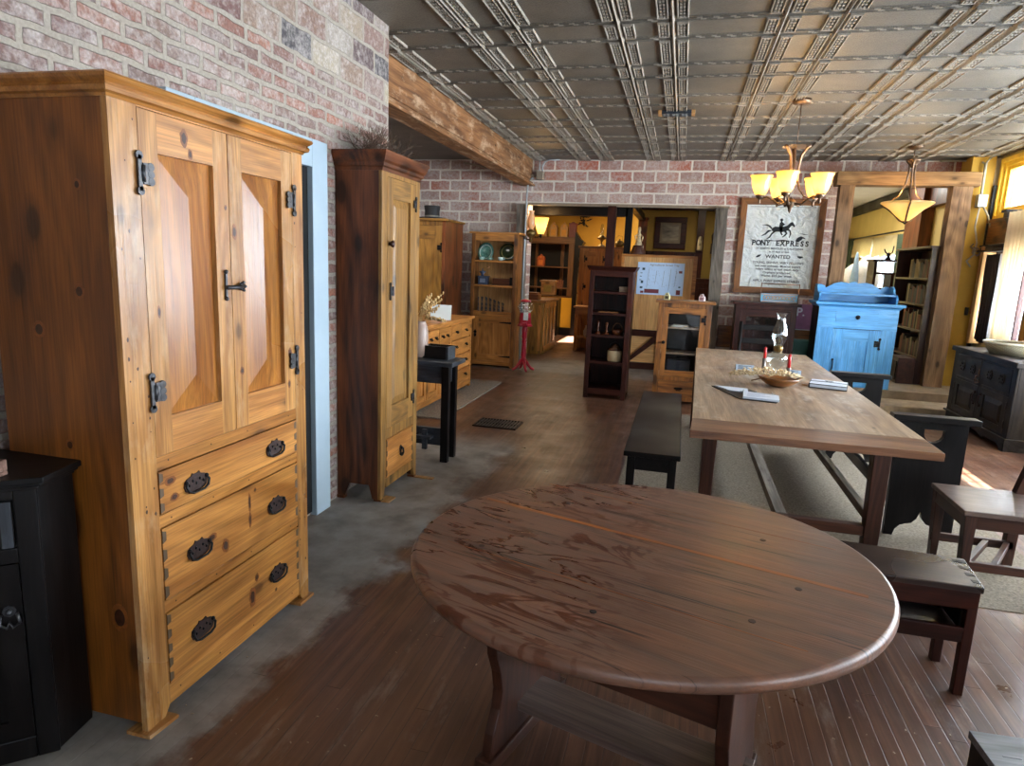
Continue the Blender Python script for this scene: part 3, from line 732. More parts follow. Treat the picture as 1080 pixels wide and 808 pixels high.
moulding(t, 0, Wd, D, HT-.01, [(.003, 0), (.006, .02), (.018, .028), (.018, .045), (.03, .06), (.04, .085), (.045, .10), (.045, .112)], [W('redwood', 'X')][0])
dd = door(t, .075, Wd-.07, .47, 2.035, 'oldpine', .08, .12, .14, style='raised', rise=.012)
knob(dd, .105, 1.64, .022); butterfly_hinge(dd, Wd-.075, 1.91, -1, s=.8); butterfly_hinge(dd, Wd-.075, .61, -1, s=.8); butterfly_hinge(dd, .115, 1.35, 1, s=.9, name='latch')
dr = drawer(t, .075, Wd-.07, .14, .405, 'honey', dove=4); drop_pull(dr, .30, .275, 1.4)
m = MB(); m.box(.02, .12, -.05, .02, 0, .008); m.build('foot_wedge', W('pinepale', 'X'), t)
m = MB(); m.box(Wd-.03, Wd+.01, -.14, .02, 0, .006); m.build('foot_wedge', W('pinepale', 'X'), t)
m = MB(); m.box(.0, .04, .26, .31, .0, .02); m.box(Wd-.04, Wd, .26, .31, 0, .02);  m.box(.0, .04, .0, .05, .008, .02); m.box(Wd-.04, Wd, .0, .05, .006, .02); m.build('foot', W('redwood', 'Z'), t)
# dried twigs on top
random.seed(11)
m = MB()
def twig(m, p, d, L, r, depth):
    q = [p]; dd_ = d.copy()
    for i in range(4):
        dd_ = (dd_ + Vector((random.uniform(-.35,.35), random.uniform(-.35,.35), random.uniform(-.2,.25)))).normalized(); q.append(q[-1]+dd_*(L/4))
    for v in q:
        if v.z < .006: v.z = .006
        if v.x < -.075: v.x = -.075
    m.tube(q, [r, r*.9, r*.75, r*.6, r*.35], 4)
    if depth > 0:
        for i in range(3): twig(m, q[random.randint(1, 3)], (dd_+Vector((random.uniform(-.9,.9), random.uniform(-.9,.9), random.uniform(-.3,.8)))).normalized(), L*.6, r*.7, depth-1)
for i in range(70):
    p = Vector((random.uniform(-.02, .13), random.uniform(-.18, .24), .02)); 
    a = random.uniform(0, 2*PI); twig(m, p, Vector((math.cos(a)*.8, math.sin(a)*.8, random.uniform(.1, .8))).normalized(), random.uniform(.10, .19), .0018, 2)
o = m.build('dried_twigs', plain('dried_twig', '#5a4434', .9, 0, .4, 40)); o.location = (-1.98, 3.92, 2.173)
tag(o, 'tangle of dry brown twigs lying on top of the tall narrow cupboard', 'dried twigs')

# ------------------------------------------------------------------ black trestle side table with vase and box
t = thing('side_table', 'small black side table with trestle stretcher beyond the tall cupboard', 'table', (-1.66, 4.64, 0))
m = MB(); m.box(-.66, .05, -.06, .25, .765, .80); m.build('tabletop', W('blackgrey', 'X'), t, bevel=.006)
m = MB(); m.box(-.60, -.06, .02, .04, .62, .765); m.box(-.60, -.06, .18, .20, .62, .765); m.box(-.62, -.60, .04, .18, .62, .765); m.box(-.05, -.03, .04, .18, .62, .765); m.build('apron', W('blackgrey', 'X'), t, bevel=.002)
for x in (-.66, -.06):
    for y in (0, .16):
        m = MB(); m.box(x, x+.06, y, y+.05, 0, .765); m.build('leg', W('black', 'Z'), t, bevel=.003)
m = MB(); m.box(-.60, -.06, .015, .04, .13, .27); m.build('stretcher', W('blackgrey', 'X'), t, bevel=.003)
m = MB(); m.box(-.24, -.12, -.06, .20, .19, .215); m.box(-.20, -.16, -.03, -.005, .10, .26); m.build('through_tenon', W('blackgrey', 'Y'), t, bevel=.003)
m = MB(); m.lathe([(.045, 0), (.062, .02), (.068, .10), (.066, .20), (.055, .255), (.045, .272), (.05, .285), (.042, .286), (.04, .26), (.05, .2), (.055, .1), (.03, .012), (.0001, .012)], n=32)
o = m.build('stoneware_vase', plain('stoneware', '#9c8577', .35, 0, .12, 5)); o.location = (-1.95, 4.76, .80)
tag(o, 'tan stoneware vase holding dried stems on the black side table', 'vase')
random.seed(5); m = MB()
for i in range(16):
    a = random.uniform(-1.0, 1.0); L = random.uniform(.14, .26)
    p0 = Vector((random.uniform(-.02, .02), random.uniform(-.02, .02), .1)); d = Vector((math.cos(a)*random.uniform(.3, .9), math.sin(a)*.5-.2, random.uniform(.3, 1.0))).normalized()
    if i % 4 == 0: d = Vector((.85, -.3, -.05)).normalized()
    p1 = p0+Vector((0, 0, .18)); p2 = p1+d*L; m.tube([p0, p1, (p1+p2)/2+Vector((0,0,.012)), p2], .0025, 5)
    for k in range(7):
        u = p1.lerp(p2, .35+.65*k/6); m.ball((u.x+random.uniform(-.008,.008), u.y+random.uniform(-.008,.008), u.z+random.uniform(-.006,.008)), (.008, .008, .014), 6)
o = m.build('dried_bouquet', plain('dried_straw', '#c9a770', .8, 0, .25, 30)); o.location = (-1.95, 4.76, .84)
tag(o, 'pale straw-coloured dried stems sticking out of the stoneware vase', 'dried flowers')
t = thing('black_box', 'small open black wooden box on the side table in front of the vase', 'box', (-1.80, 4.79, .80), R(-4))
m = MB(); m.box(-.11, .09, -.07, -.06, 0, .10); m.box(-.11, .09, .06, .07, 0, .10); m.box(-.11, -.10, -.06, .06, 0, .10); m.box(-.11, .09, -.06, .06, 0, .008); m.build('box_body', W('black', 'X'), t, bevel=.002)
m = MB(); m.box(.09, .11, -.07, .07, 0, .10); m.build('end_board', W('blackgrey', 'X'), t, bevel=.002)

# ------------------------------------------------------------------ pine sideboard with many drawers
t = thing('pine_sideboard', 'long honey pine sideboard with many small drawers and panelled doors, along the left recess', 'sideboard', (-2.50, 5.90, 0), LW)
Wd, D, HT = 1.90, .52, .86
c = MB(); c.box(0, Wd, .02, D, .05, HT, 0); c.box(0, .04, 0, .03, .0, HT); c.box(Wd-.05, Wd, 0, .03, 0, HT); c.box(.04, Wd-.05, 0, .03, .04, .10); c.box(.04, Wd-.05, 0, .03, HT-.03, HT); c.box(1.12, 1.16, 0, .03, .1, HT-.03)
c.box(.04, 1.12, 0, .03, .60, .625)
c.build('carcass', W('honey', 'X'), t, bevel=.002)
m = MB(); m.box(-.02, Wd+.02, -.03, D+.01, HT, HT+.032); m.build('worktop', W('honey', 'X'), t, bevel=.008)
zz = [(.66, .825), (.475, .645), (.29, .46), (.105, .275)]
for i, (a, b) in enumerate(zz):
    if i == 0:
        for (u, v) in ((1.16, 1.50), (1.50, 1.84)):
            d_ = drawer(t, u, v, a, b, 'honey'); cup_pull(d_, (u+v)/2, (a+b)/2, y=-.002)
    else:
        d_ = drawer(t, 1.16, 1.84, a, b, 'honey'); cup_pull(d_, 1.32, (a+b)/2+.01, y=-.002); cup_pull(d_, 1.68, (a+b)/2+.01, y=-.002)
for k in range(3):
    u = .05+k*.355; d_ = drawer(t, u, u+.35, .635, .825, 'honey'); cup_pull(d_, u+.10, .735, y=-.002); cup_pull(d_, u+.25, .735, y=-.002)
for k in range(3):
    u = .05+k*.355; d_ = door(t, u, u+.35, .10, .60, 'honey', .06, .06, .06, style='raised', rise=.01); butterfly_hinge(d_, u+(.02 if k % 2 else .33), .35, 1 if k % 2 else -1, IRON, .7)
m = MB(); m.box(-.12, .12, -.006, .006, 0, .17); o = m.build('white_card', plain('white_card', '#e2ecec', .5, 0, .04, 6)); o.location = (-2.62, 7.0, .892); o.rotation_euler = (R(-8), 0, R(4))
tag(o, 'plain white card propped up on the pine sideboard', 'card')
m = MB(); m.box(-2.66, -2.19, 5.97, 8.2, .0, .012)
o = m.build('runner_rug', plain('speckled_rug', '#8a7f72', .95, 0, .45, 60, .1)); tag(o, 'narrow grey speckled rug on the floor before the pine sideboard', 'rug')

# ------------------------------------------------------------------ wardrobe and hat
t = thing('wardrobe', 'brown plank wardrobe with single panel door, a top hat standing on it', 'wardrobe', (-3.95, 8.2, 0))
Wd, D, HT = .92, .72, 2.06
c = MB(); c.box(0, Wd, .02, D, 0, HT, 1); c.box(0, .08, 0, .022, 0, HT, 0); c.box(Wd-.04, Wd, 0, .022, 0, HT, 1); c.box(.08, Wd-.04, 0, .022, HT-.06, HT, 0); c.box(.08, Wd-.04, 0, .022, 0, .1, 0)
c.build('carcass', [W('wardrobe', 'Z'), W('redwood', 'Z')], t, bevel=.002)
m = MB(); m.box(-.03, Wd+.03, -.03, D, HT, HT+.03); m.build('top', W('wardrobe', 'X'), t, bevel=.006)
dd = door(t, .08, Wd-.04, .10, HT-.06, 'wardrobe', .10, .17, .15, style='flat'); butterfly_hinge(dd, Wd-.05, 1.72, -1, IRON, 1.0)
m = MB(); m.lathe([(.185, 0), (.195, .010), (.185, .018), (.105, .010), (.100, .02), (.098, .10), (.108, .165), (.104, .17), (.0001, .172)], n=32)
hat = m.build('top_hat', plain('hat_felt', '#1d1c1d', .75, 0, .2, 30)); hat.location = (-3.28, 8.37, 2.09)
tag(hat, 'black top hat with grey band resting on the wardrobe', 'hat')
m = MB(); m.shell([(.1015, .018), (.1005, .045)], n=32); m.build('hat_band', plain('hat_band', '#6e6a60', .6), hat)

# ------------------------------------------------------------------ open shelved bookcase with door, left of the wide opening
t = thing('display_bookcase', 'narrow pine bookcase with three open shelves over a panelled door, against the brick', 'bookcase', (-3.06, 9.42, 0))
Wd, D, HT = .70, .34, 1.97
c = MB(); c.box(0, .03, .02, D, 0, HT, 0); c.box(Wd-.03, Wd, .02, D, 0, HT, 0); c.box(.03, Wd-.03, D-.02, D, .03, HT, 1)
c.box(0, .055, 0, .02, 0, HT, 0); c.box(Wd-.055, Wd, 0, .02, 0, HT, 0); c.box(.055, Wd-.055, 0, .02, HT-.10, HT, 2); c.box(.055, Wd-.055, 0, .02, .76, .84, 2); c.box(.055, Wd-.055, 0, .02, .03, .09, 2)
c.box(.03, Wd-.03, .02, D-.02, .80, .825, 2); c.box(.03, Wd-.03, .02, D-.02, .05, .07, 2)
c.build('carcass', [W('glassoak', 'Z'), W('panelpine', 'Z'), W('honey', 'X')], t, bevel=.002)
for z in (1.20, 1.56):
    m = MB(); m.box(.03, Wd-.03, .004, D-.02, z, z+.028); m.build('shelf', W('honey', 'X'), t, bevel=.002)
m = MB(); m.box(-.03, Wd+.03, -.03, D, HT, HT+.025); m.build('top', W('honey', 'X'), t, bevel=.004)
dd = door(t, .055, Wd-.055, .09, .76, 'honey', .09, .09, .10, style='flat')
m = MB(); m.prism([(.075, .47), (.095, .44), (.115, .47), (.105, .50), (.12, .52), (.095, .56), (.07, .52), (.085, .50)], 'y', -.008, 0); m.ball((.095, -.014, .50), .012, 8); m.build('latch', IRON, dd)
for z in (.68, .17):
    m = MB(); m.prism([(Wd-.05, z-.015), (Wd-.05, z+.015), (Wd-.22, z+.005), (Wd-.24, z), (Wd-.22, z-.005)], 'y', -.006, 0); m.build('strap_hinge', IRON, dd)
BX, BY = -3.06, 9.42
# dishes on its top shelf
def plate(name, label, x, r, col, ring, lean=R(72), rz=0, squash=1.0):
    m = MB(); m.lathe([(.0001, .004), (r*.55, .004), (r*.62, .012), (r, .022), (r*.99, .027), (r*.6, .018), (r*.5, .010), (.0001, .010)], n=40)
    o = m.build(name, plain(name+'_glaze', col, .15, 0, .45, 22, .6)); o.location = (x, BY+.25, 1.588+r*squash*math.sin(lean)*1.0); o.rotation_euler = (lean, 0, rz); o.scale = (squash, 1.0, 1)
    m = MB(); m.shell([(r*.70, .0205), (r*.76, .0225)], n=40); m.build('rim_band', plain(name+'_rim', ring, .2), o)
    return o
tag(plate('green_plate', '', BX+.15, .145, '#5b8a7c', '#cfe3d8', squash=.86), 'oval green and white patterned plate, left on the bookcase top shelf', 'plate')
tag(plate('olive_plate', '', BX+.50, .135, '#3d4a34', '#a79a5c'), 'dark olive plate with a yellow ring, right on the bookcase top shelf', 'plate')
def cup(x, y, r, col, label):
    m = MB(); m.lathe([(r*.6, 0), (r*.9, r*.4), (r, r*1.2), (r*.93, r*1.2), (r*.8, r*.4), (.0001, r*.15)], n=20)
    o = m.build('teacup', plain('cup'+col, col, .2, 0, .2, 30, .6)); o.location = (x, y, 1.588)
    m = MB(); m.tube([(r*.9, 0, r*1.0), (r*1.4, 0, r*.95), (r*1.45, 0, r*.5), (r*.85, 0, r*.35)], r*.11, 6); m.build('handle', plain('cup'+col, col, .2), o)
    return tag(o, label, 'cup')
cup(BX+.13, BY+.09, .042, '#9fc4b8', 'pale green cup at the foot of the green patterned plate')
cup(BX+.26, BY+.10, .036, '#6f9486', 'small dull green cup between the two plates')
cup(BX+.43, BY+.09, .044, '#b9d2cc', 'whitish two-tone cup before the olive plate')
t = thing('coffee_grinder', 'blue-grey metal coffee grinder with a crank on the bookcase middle shelf', 'coffee grinder', (BX+.16, BY+.14, 1.228))
G = plain('blue_grey_metal', '#46526a', .45, .3, .2, 20)
m = MB(); m.box(-.07, .07, -.06, .06, 0, .11); m.box(-.08, .08, -.07, .07, .11, .125); m.build('grinder_box', G, t, bevel=.004)
m = MB(); m.lathe([(.025, .125), (.02, .15), (.055, .19), (.05, .195), (.012, .2), (.010, .24)], c=(-.02, 0, 0), n=16); m.build('hopper', G, t)
m = MB(); m.tube([(-.02, 0, .24), (.07, 0, .245)], .006, 6); m.ball((.07, 0, .26), .014, 8); m.build('crank', W('honey', 'X'), t)
m = MB(); m.box(-.04, .04, -.064, -.06, .03, .09); m.build('drawer', plain('pale_tin', '#93a1b5', .4, .5), t)
t = thing('long_crate', 'low brown wooden crate with a black end on the bookcase middle shelf', 'crate', (BX+.47, BY+.15, 1.228))
m = MB(); m.box(-.15, .11, -.08, .08, 0, .10); m.build('crate_body', W('redwood', 'X'), t, bevel=.003)
m = MB(); m.box(.11, .15, -.08, .08, 0, .12); m.build('end_block', IRON, t, bevel=.003)
rod = None
for i in range(13):
    x = BX+.10+i*.033; h = .24 - .006*abs(i-3) - .004*i
    if rod is None:
        m = MB(); m.lathe([(.013, 0), (.013, .01), (.006, .02), (.010, .05), (.006, .08), (.009, .12), (.005, .15), (.008, .2), (.012, .225), (.0001, .24)], n=10)
        rod = m.build('turned_spindle', IRONL); o = rod
    else: o = rod.copy(); COL.objects.link(o)
    o.location = (x, BY+.10+.05*(i % 2), .825); o.scale = (1, 1, h/.24)
    tag(o, 'one of the thin dark spindles standing in a row on the bookcase lowest open shelf', 'spindle', 'spindles on the bookcase shelf')

# ------------------------------------------------------------------ gumball machine
RED = plain('red_paint', '#a3172c', .3, 0, .15, 20)
t = thing('gumball_machine', 'red gumball machine with glass globe on a turned pedestal by the grey post', 'gumball machine', (-2.17, 9.30, 0))
m = MB(); m.lathe([(.045, .14), (.05, .17), (.03, .19), (.038, .24), (.034, .30), (.028, .40), (.038, .45), (.026, .47), (.04, .50), (.036, .56), (.044, .62), (.030, .645), (.034, .66), (.05, .68), (.0001, .68)], n=20); m.build('pedestal', RED, t)
for k in range(4):
    a = R(30+90*k); c, s = math.cos(a), math.sin(a)
    m = MB(); m.tube([(.02*c, .02*s, .17), (.07*c, .07*s, .10), (.12*c, .12*s, .04), (.165*c, .165*s, .018)], [.03, .024, .02, .016], 8); m.build('foot', RED, t)
m = MB(); m.lathe([(.11, .66), (.115, .675), (.105, .69), (.095, .70), (.078, .84), (.08, .855), (.0001, .86)], n=6, smooth=False); m.box(-.02, .05, -.12, -.08, .68, .72); m.build('machine_body', RED, t, bevel=.003)
m = MB(); m.box(-.005, .065, -.100, -.094, .755, .87); m.build('price_card', plain('card_white', '#d8dde0', .5), t)
m = MB(); m.shell([(.06, .855), (.10, .89), (.115, .94), (.10, .99), (.07, 1.02)], n=24); m.build('globe', GLASS, t)
m = MB(); m.lathe([(.075, 1.015), (.078, 1.03), (.06, 1.045), (.02, 1.055), (.0001, 1.056)], n=20); m.build('lid', RED, t)
m = MB()
random.seed(2)
for i in range(26): a = random.uniform(0, 6.28); r = random.uniform(0, .075); m.ball((r*math.cos(a), r*math.sin(a), .872+random.uniform(0, .02)), .012, 6)
o = m.build('gumballs', plain('pale_gum', '#c9c5bd', .3, 0, .3, 60), t); o['kind'] = 'stuff'

# ------------------------------------------------------------------ conduit and lamps by the wide opening
GALV = plain('galvanised_pipe', '#a9b0b2', .45, .4, .12, 12)
t = thing('electrical_conduit', 'grey electrical conduit with square junction box high on the brick, running down the grey post', 'conduit', (0, 0, 0))
m = MB(); m.box(-2.23, -2.13, 9.86, 9.99, 2.80, 2.92); m.build('junction_box', plain('tan_box', '#8e8270', .6), t, bevel=.004)
m = MB(); m.tube([(-2.20, 9.93, 3.08), (-2.20, 9.93, 2.9)], .012, 8); m.tube([(-2.15, 9.93, 2.9), (-2.155, 9.93, 3.0), (-2.12, 9.93, 3.06), (-2.06, 9.93, 3.085), (-1.9, 9.93, 3.088)], .012, 8)
m.tube([(-2.23, 9.93, 2.84), (-2.30, 9.9, 2.82), (-2.345, 9.85, 2.74), (-2.35, 9.82, 2.6), (-2.35, 9.81, 1.6), (-2.36, 9.81, .80)], .014, 8); m.build('pipe', GALV, t)
m = MB(); m.tube([(-2.24, 9.9, 2.83), (-2.55, 9.93, 2.81), (-2.9, 9.95, 2.95), (-3.4, 9.96, 3.05)], .012, 8); m.tube([(-2.24, 9.9, 2.86), (-2.5, 9.94, 2.86), (-2.85, 9.95, 3.0), (-3.0, 9.96, 3.08)], .012, 8); m.build('pipe', plain('tan_pipe', '#9b8c77', .5), t)
AMBER = None
def amber(name, col=(.95, .58, .14, 1), tr=.75):
    m = NT(name); t_ = m.t
    a = m.n('ShaderNodeBsdfTranslucent', {0: col}); b = m.n('ShaderNodeBsdfDiffuse', {0: col}); g = m.n('ShaderNodeBsdfGlossy', {0: (1,1,1,1), 'Roughness': .15})
    x = m.n('ShaderNodeMixShader', {0: 1-tr, 1: a.outputs[0], 2: b.outputs[0]}); y = m.n('ShaderNodeMixShader', {0: .06, 1: x.outputs[0], 2: g.outputs[0]})
    t_.links.new(y.outputs[0], m.out.inputs[0]); return m.m
AMBER = amber('amber_shade_glass', (1.0, .80, .44, 1))
BULB = NT('lit_bulb').set(color=(1,.8,.5,1), em=(1,.86,.58,1), ems=30).m
BRASS = plain('aged_brass', '#7a6238', .35, .8, .3, 30)
t = thing('oil_lamp_sconce', 'amber glass oil lamp hooked to the grey post beside the wide opening', 'wall lamp', (-2.20, 9.55, 1.93))
m = MB(); m.tube([(-.12, .28, .05), (-.13, .12, .0), (-.04, .02, -.02), (0, 0, 0)], .008, 6); m.build('bracket', IRON, t)
m = MB(); m.lathe([(.012, -.06), (.03, -.04), (.02, 0), (.045, .02), (.07, .05), (.075, .08), (.055, .11), (.025, .13)], n=20); m.build('font', BRASS, t)
m = MB(); m.shell([(.028, .13), (.05, .17), (.058, .22), (.045, .30), (.032, .36), (.04, .39)], n=20); m.build('chimney', amber('amber_chimney', (.95, .6, .3, 1), .5), t)
t = thing('wall_light', 'lit bell-shaped amber wall light hanging at the top left of the wide opening', 'wall lamp', (-2.18, 10.15, 2.16))
m = MB(); m.lathe([(.05, -.14), (.06, -.10), (.09, 0), (.115, .10), (.12, .11), (.112, .10), (.085, 0), (.05, -.10), (.0001, -.12)], n=28); m.build('lamp_shade', AMBER, t)
m = MB(); m.lathe([(.0001, -.21), (.014, -.19), (.02, -.16), (.04, -.14), (.0001, -.13)], n=14); m.tube([(0, 0, -.17), (-.08, .02, -.2), (-.16, -.02, -.12)], .008, 6); m.build('arm', IRON, t)
m = MB(); m.ball((0, 0, .0), .04, 12); m.build('bulb', BULB, t)
point('sconce_light', (-2.18, 10.15, 2.32), 7)

# ------------------------------------------------------------------ open dark bookcase in the middle
t = thing('dark_bookcase', 'tall narrow dark open bookcase standing alone in the middle of the room', 'bookcase', (-1.05, 7.75, 0))
Wd, D, HT = .50, .44, 1.52
c = MB(); sd_ = lambda x0, x1: c.prism([(0, 0), (.05, 0), (.08, .05), (D-.08, .05), (D-.05, 0), (D, 0), (D, HT), (0, HT)], 'x', x0, x1, 0)
sd_(0, .022); sd_(Wd-.022, Wd)
c.box(.022, Wd-.022, D-.012, D, .06, HT, 0); c.box(0, .055, -.012, 0, 0, HT, 0); c.box(Wd-.055, Wd, -.012, 0, 0, HT, 0); c.box(.055, Wd-.055, -.012, 0, HT-.07, HT, 1); c.box(.055, Wd-.055, -.012, 0, .05, .12, 1)
c.build('carcass', [W('darkred', 'Z'), W('darkred', 'X')], t, bevel=.002)
for z in (.09, .42, .74, 1.00, 1.25):
    m = MB(); m.box(.022, Wd-.022, -.008, D-.012, z, z+.028); m.build('shelf', W('darkred', 'X'), t, bevel=.002)
moulding(t, 0, Wd, D, HT-.005, [(.012, 0), (.018, .012), (.03, .03), (.036, .045), (.04, .055)], W('darkred', 'X'), 'top')
def put(o, x, y, z, rz=0): o.location = (x, y, z); o.rotation_euler[2] = rz; return o
m = MB(); m.box(-.045, .045, -.04, .04, 0, .055); m.box(-.05, .05, -.045, .045, .045, .06); tag(put(m.build('wooden_box', W('trestle', 'X'), bevel=.003), -.66, 7.84, 1.278), 'small pale wooden box on the top shelf of the dark bookcase', 'box')
m = MB(); m.box(-.12, .12, -.05, .05, 0, .012); tag(put(m.build('wood_offcut', W('glassoak', 'X'), bevel=.003), -.82, 7.85, 1.028, R(4)), 'flat wooden slat lying on the second shelf of the dark bookcase', 'wood piece')
def candlestick(x, y, z, h, label):
    m = MB(); m.lathe([(.032, 0), (.03, .012), (.012, .02), (.016, h*.3), (.010, h*.5), (.018, h*.8), (.014, h), (.0001, h)], n=14)
    return tag(put(m.build('candlestick', W('redwood', 'Z')), x, y, z), label, 'candlestick')
candlestick(-.93, 7.84, .768, .15, 'turned wooden candlestick, left on the third shelf of the dark bookcase'); candlestick(-.83, 7.86, .768, .14, 'shorter wooden candlestick, between its mate and the hooped basket')
t = thing('hooped_basket', 'small basket with hoop handle on the third shelf of the dark bookcase', 'basket', (-.70, 7.86, .768))
m = MB(); m.lathe([(.05, 0), (.062, .03), (.066, .06), (.06, .06), (.05, .01), (.0001, .008)], n=20); m.build('bowl', W('redwood', 'X'), t)
m = MB(); m.tube([(-.06, 0, .05), (-.05, 0, .10), (-.02, 0, .135), (.02, 0, .135), (.05, 0, .10), (.06, 0, .05)], .006, 6); m.build('hoop_handle', W('glassoak', 'X'), t)
t = thing('stoneware_crock', 'cream stoneware crock with brown shoulder on the fourth shelf of the dark bookcase', 'crock', (-.715, 7.88, .448))
m = MB(); m.lathe([(.078, 0), (.085, .01), (.087, .12), (.084, .13)], n=28); m.build('crock_body', plain('cream_glaze', '#c8b48e', .25, 0, .08), t)
m = MB(); m.lathe([(.084, .13), (.075, .155), (.045, .17), (.05, .185), (.02, .19), (.018, .205), (.0001, .206)], n=28); m.build('lid', plain('brown_glaze', '#5b3a26', .25), t)
m = MB(); m.tube([(-.07, 0, .15), (-.06, 0, .20), (0, 0, .235), (.06, 0, .20), (.07, 0, .15)], .003, 6); m.build('wire_handle', IRONL, t)

# ------------------------------------------------------------------ pine partition with the trip map
t = thing('pine_partition', 'pale pine board partition on a dark frame in the wide opening, a blue map pinned on it', 'partition', (-.92, 10.42, 0))
m = MB(); m.box(0, 1.10, 0, .03, .62, 1.74); m.build('board_panel', W('panelpine', 'Z'), t)
m = MB(); m.box(-.02, 1.12, -.02, .05, 1.735, 1.775); m.box(1.06, 1.12, -.012, .04, .55, 1.735); m.box(-.02, .03, -.012, .04, .55, 1.735); m.build('frame', W('honey', 'X'), t, bevel=.003)
m = MB(); m.box(0, 1.1, -.03, .04, .52, .62); m.box(0, 1.1, -.03, .04, 0, .10); m.box(.0, .06, -.03, .04, 0, .62); m.box(1.04, 1.1, -.03, .04, 0, .62); m.box(.62, .70, -.03, .04, .1, .52); m.build('base_rail', W('darkred', 'X'), t, bevel=.003)
m = MB(); m.prism([(.12, .10), (.20, .10), (.62, .46), (.62, .52), (.56, .52)], 'y', -.02, .02); m.build('brace', W('darkred', 'X'), t, bevel=.003)
m = MB(); m.box(0, 1.1, .04, .06, .1, .52); m.build('lower_boards', W('panelpine', 'X'), t)
mp = thing('trip_map', 'light blue printed map poster pinned to the pale pine partition', 'poster', (-.68, 10.41, 1.17))
m = MB(); m.box(0, .70, 0, .004, 0, .49); m.build('sheet', plain('map_blue', '#b9d5f5', .5, 0, .04, 5), mp)
INK = plain('ink', '#26282c', .8, 0, .1); MAR = plain('maroon_ink', '#6e3038', .7, 0, .1)
text_mesh([('Agricultural Street Trip', .046, .40, .44, 1.0, 'CENTER')], 'title_lettering', plain('title_ink', '#8f8a8c', .7), mp, .01).location = (0, -.0015, 0)
random.seed(9); m = MB()
for x in (.17, .29, .40, .50, .585): 
    zt, zb = .40+random.uniform(-.03,.01), .06+random.uniform(0,.12); m.prism([(x, zt), (x+.004, zt), (x-.016, zb), (x-.02, zb)], 'y', -.0015, 0)
for i in range(90):
    x, z = random.uniform(.16, .60), random.uniform(.12, .40); s = random.uniform(.003, .009); m.box(x, x+s, -.0015, 0, z, z+s*.6)
m.build('route_marks', plain('grey_ink', '#55606e', .7), mp)
m = MB()
for (x, z, a, b) in ((.07, .37, .04, .035), (.045, .32, .03, .01), (.04, .27, .03, .01), (.035, .215, .03, .01), (.06, .17, .035, .04), (.05, .09, .04, .03), (.63, .12, .03, .02)): m.box(x, x+a, -.002, 0, z, z+b)
m.build('picture_marks', plain('dark_teal_ink', '#2c4a5c', .7), mp)
m = MB(); m.box(.06, .11, -.002, 0, .02, .055); m.box(.12, .34, -.002, 0, .025, .085); m.box(.60, .66, -.002, 0, .015, .085); m.box(.62, .67, -.002, 0, .34, .375); m.build('colour_blocks', MAR, mp)
t = thing('bell_and_figure', 'brown bell-shaped base with a small pale figure on top of the pine partition', 'ornament', (-.70, 10.44, 1.775))
m = MB(); m.lathe([(.12, 0), (.118, .02), (.09, .09), (.075, .13), (.0001, .14)], n=24); m.build('bell_base', plain('brown_bell', '#4b2d24', .5), t)
m = MB(); m.lathe([(.055, .13), (.05, .18), (.028, .25), (.03, .30), (.018, .33), (.026, .36), (.022, .40), (.0001, .41)], n=16); m.tube([(.02, 0, .30), (.06, -.01, .26), (.05, -.03, .2)], .012, 6); m.tube([(-.02, 0, .30), (-.06, -.01, .27), (-.04, -.03, .22)], .012, 6); m.build('figure', plain('pale_straw_figure', '#c9b48c', .7, 0, .3, 40), t)

# ------------------------------------------------------------------ glass-door cabinet
t = thing('glass_cabinet', 'knotty pine cabinet with a glass door over one drawer, beside the dark bookcase', 'cabinet', (-.24, 7.85, 0))
Wd, D, HT = .60, .34, 1.18
c = MB(); c.box(0, .025, .02, D, 0, HT, 1); c.box(Wd-.025, Wd, .02, D, 0, HT, 1); c.box(.025, Wd-.025, D-.015, D, .05, HT, 1); c.box(.025, Wd-.025, .02, D-.015, HT-.02, HT, 1)
c.box(0, .06, 0, .02, 0, HT, 0); c.box(Wd-.06, Wd, 0, .02, 0, HT, 0); c.box(.06, Wd-.06, 0, .02, HT-.05, HT, 0); c.box(.06, Wd-.06, 0, .02, .27, .32, 0); c.box(.06, Wd-.06, 0, .02, .03, .08, 0)
c.build('carcass', [W('glassoak', 'Z'), W('black', 'Z')], t, bevel=.002)
for z in (.34, .60, .90):
    m = MB(); m.box(.025, Wd-.025, .03, D-.015, z-.02, z); m.build('shelf', W('trestle', 'X'), t, bevel=.002)
m = MB(); m.box(-.035, Wd+.035, -.035, D+.01, HT, HT+.03); m.build('top', W('glassoak', 'X'), t, bevel=.003)
dd = door(t, .06, Wd-.06, .32, HT-.05, 'glassoak', .06, .07, .07, style='glass'); knob(dd, .085, .72, .02, IRON); butterfly_hinge(dd, Wd-.065, 1.0, -1, IRON, .9)
dr = drawer(t, .06, Wd-.06, .08, .27, 'glassoak'); cup_pull(dr, .30, .18, 1.2, y=-.002)
m = MB(); m.box(0, .2, 0, .12, 0, .012); m.box(.02, .19, .01, .11, .012, .022); tag(put(m.build('paper_stack', plain('pale_paper', '#cfc7b5', .8)), -.08, 7.95, .90), 'pale stack of papers behind the glass on the upper cabinet shelf', 'papers')
m = MB(); m.box(0, .26, 0, .16, 0, .16); m.box(.05, .15, -.002, 0, .12, .125); m.box(.06, .16, -.002, 0, .09, .095); tag(put(m.build('dark_parcel', plain('dark_blue_card', '#20242e', .5)), -.09, 7.96, .34), 'dark parcel on the lowest shelf inside the glass cabinet', 'parcel')
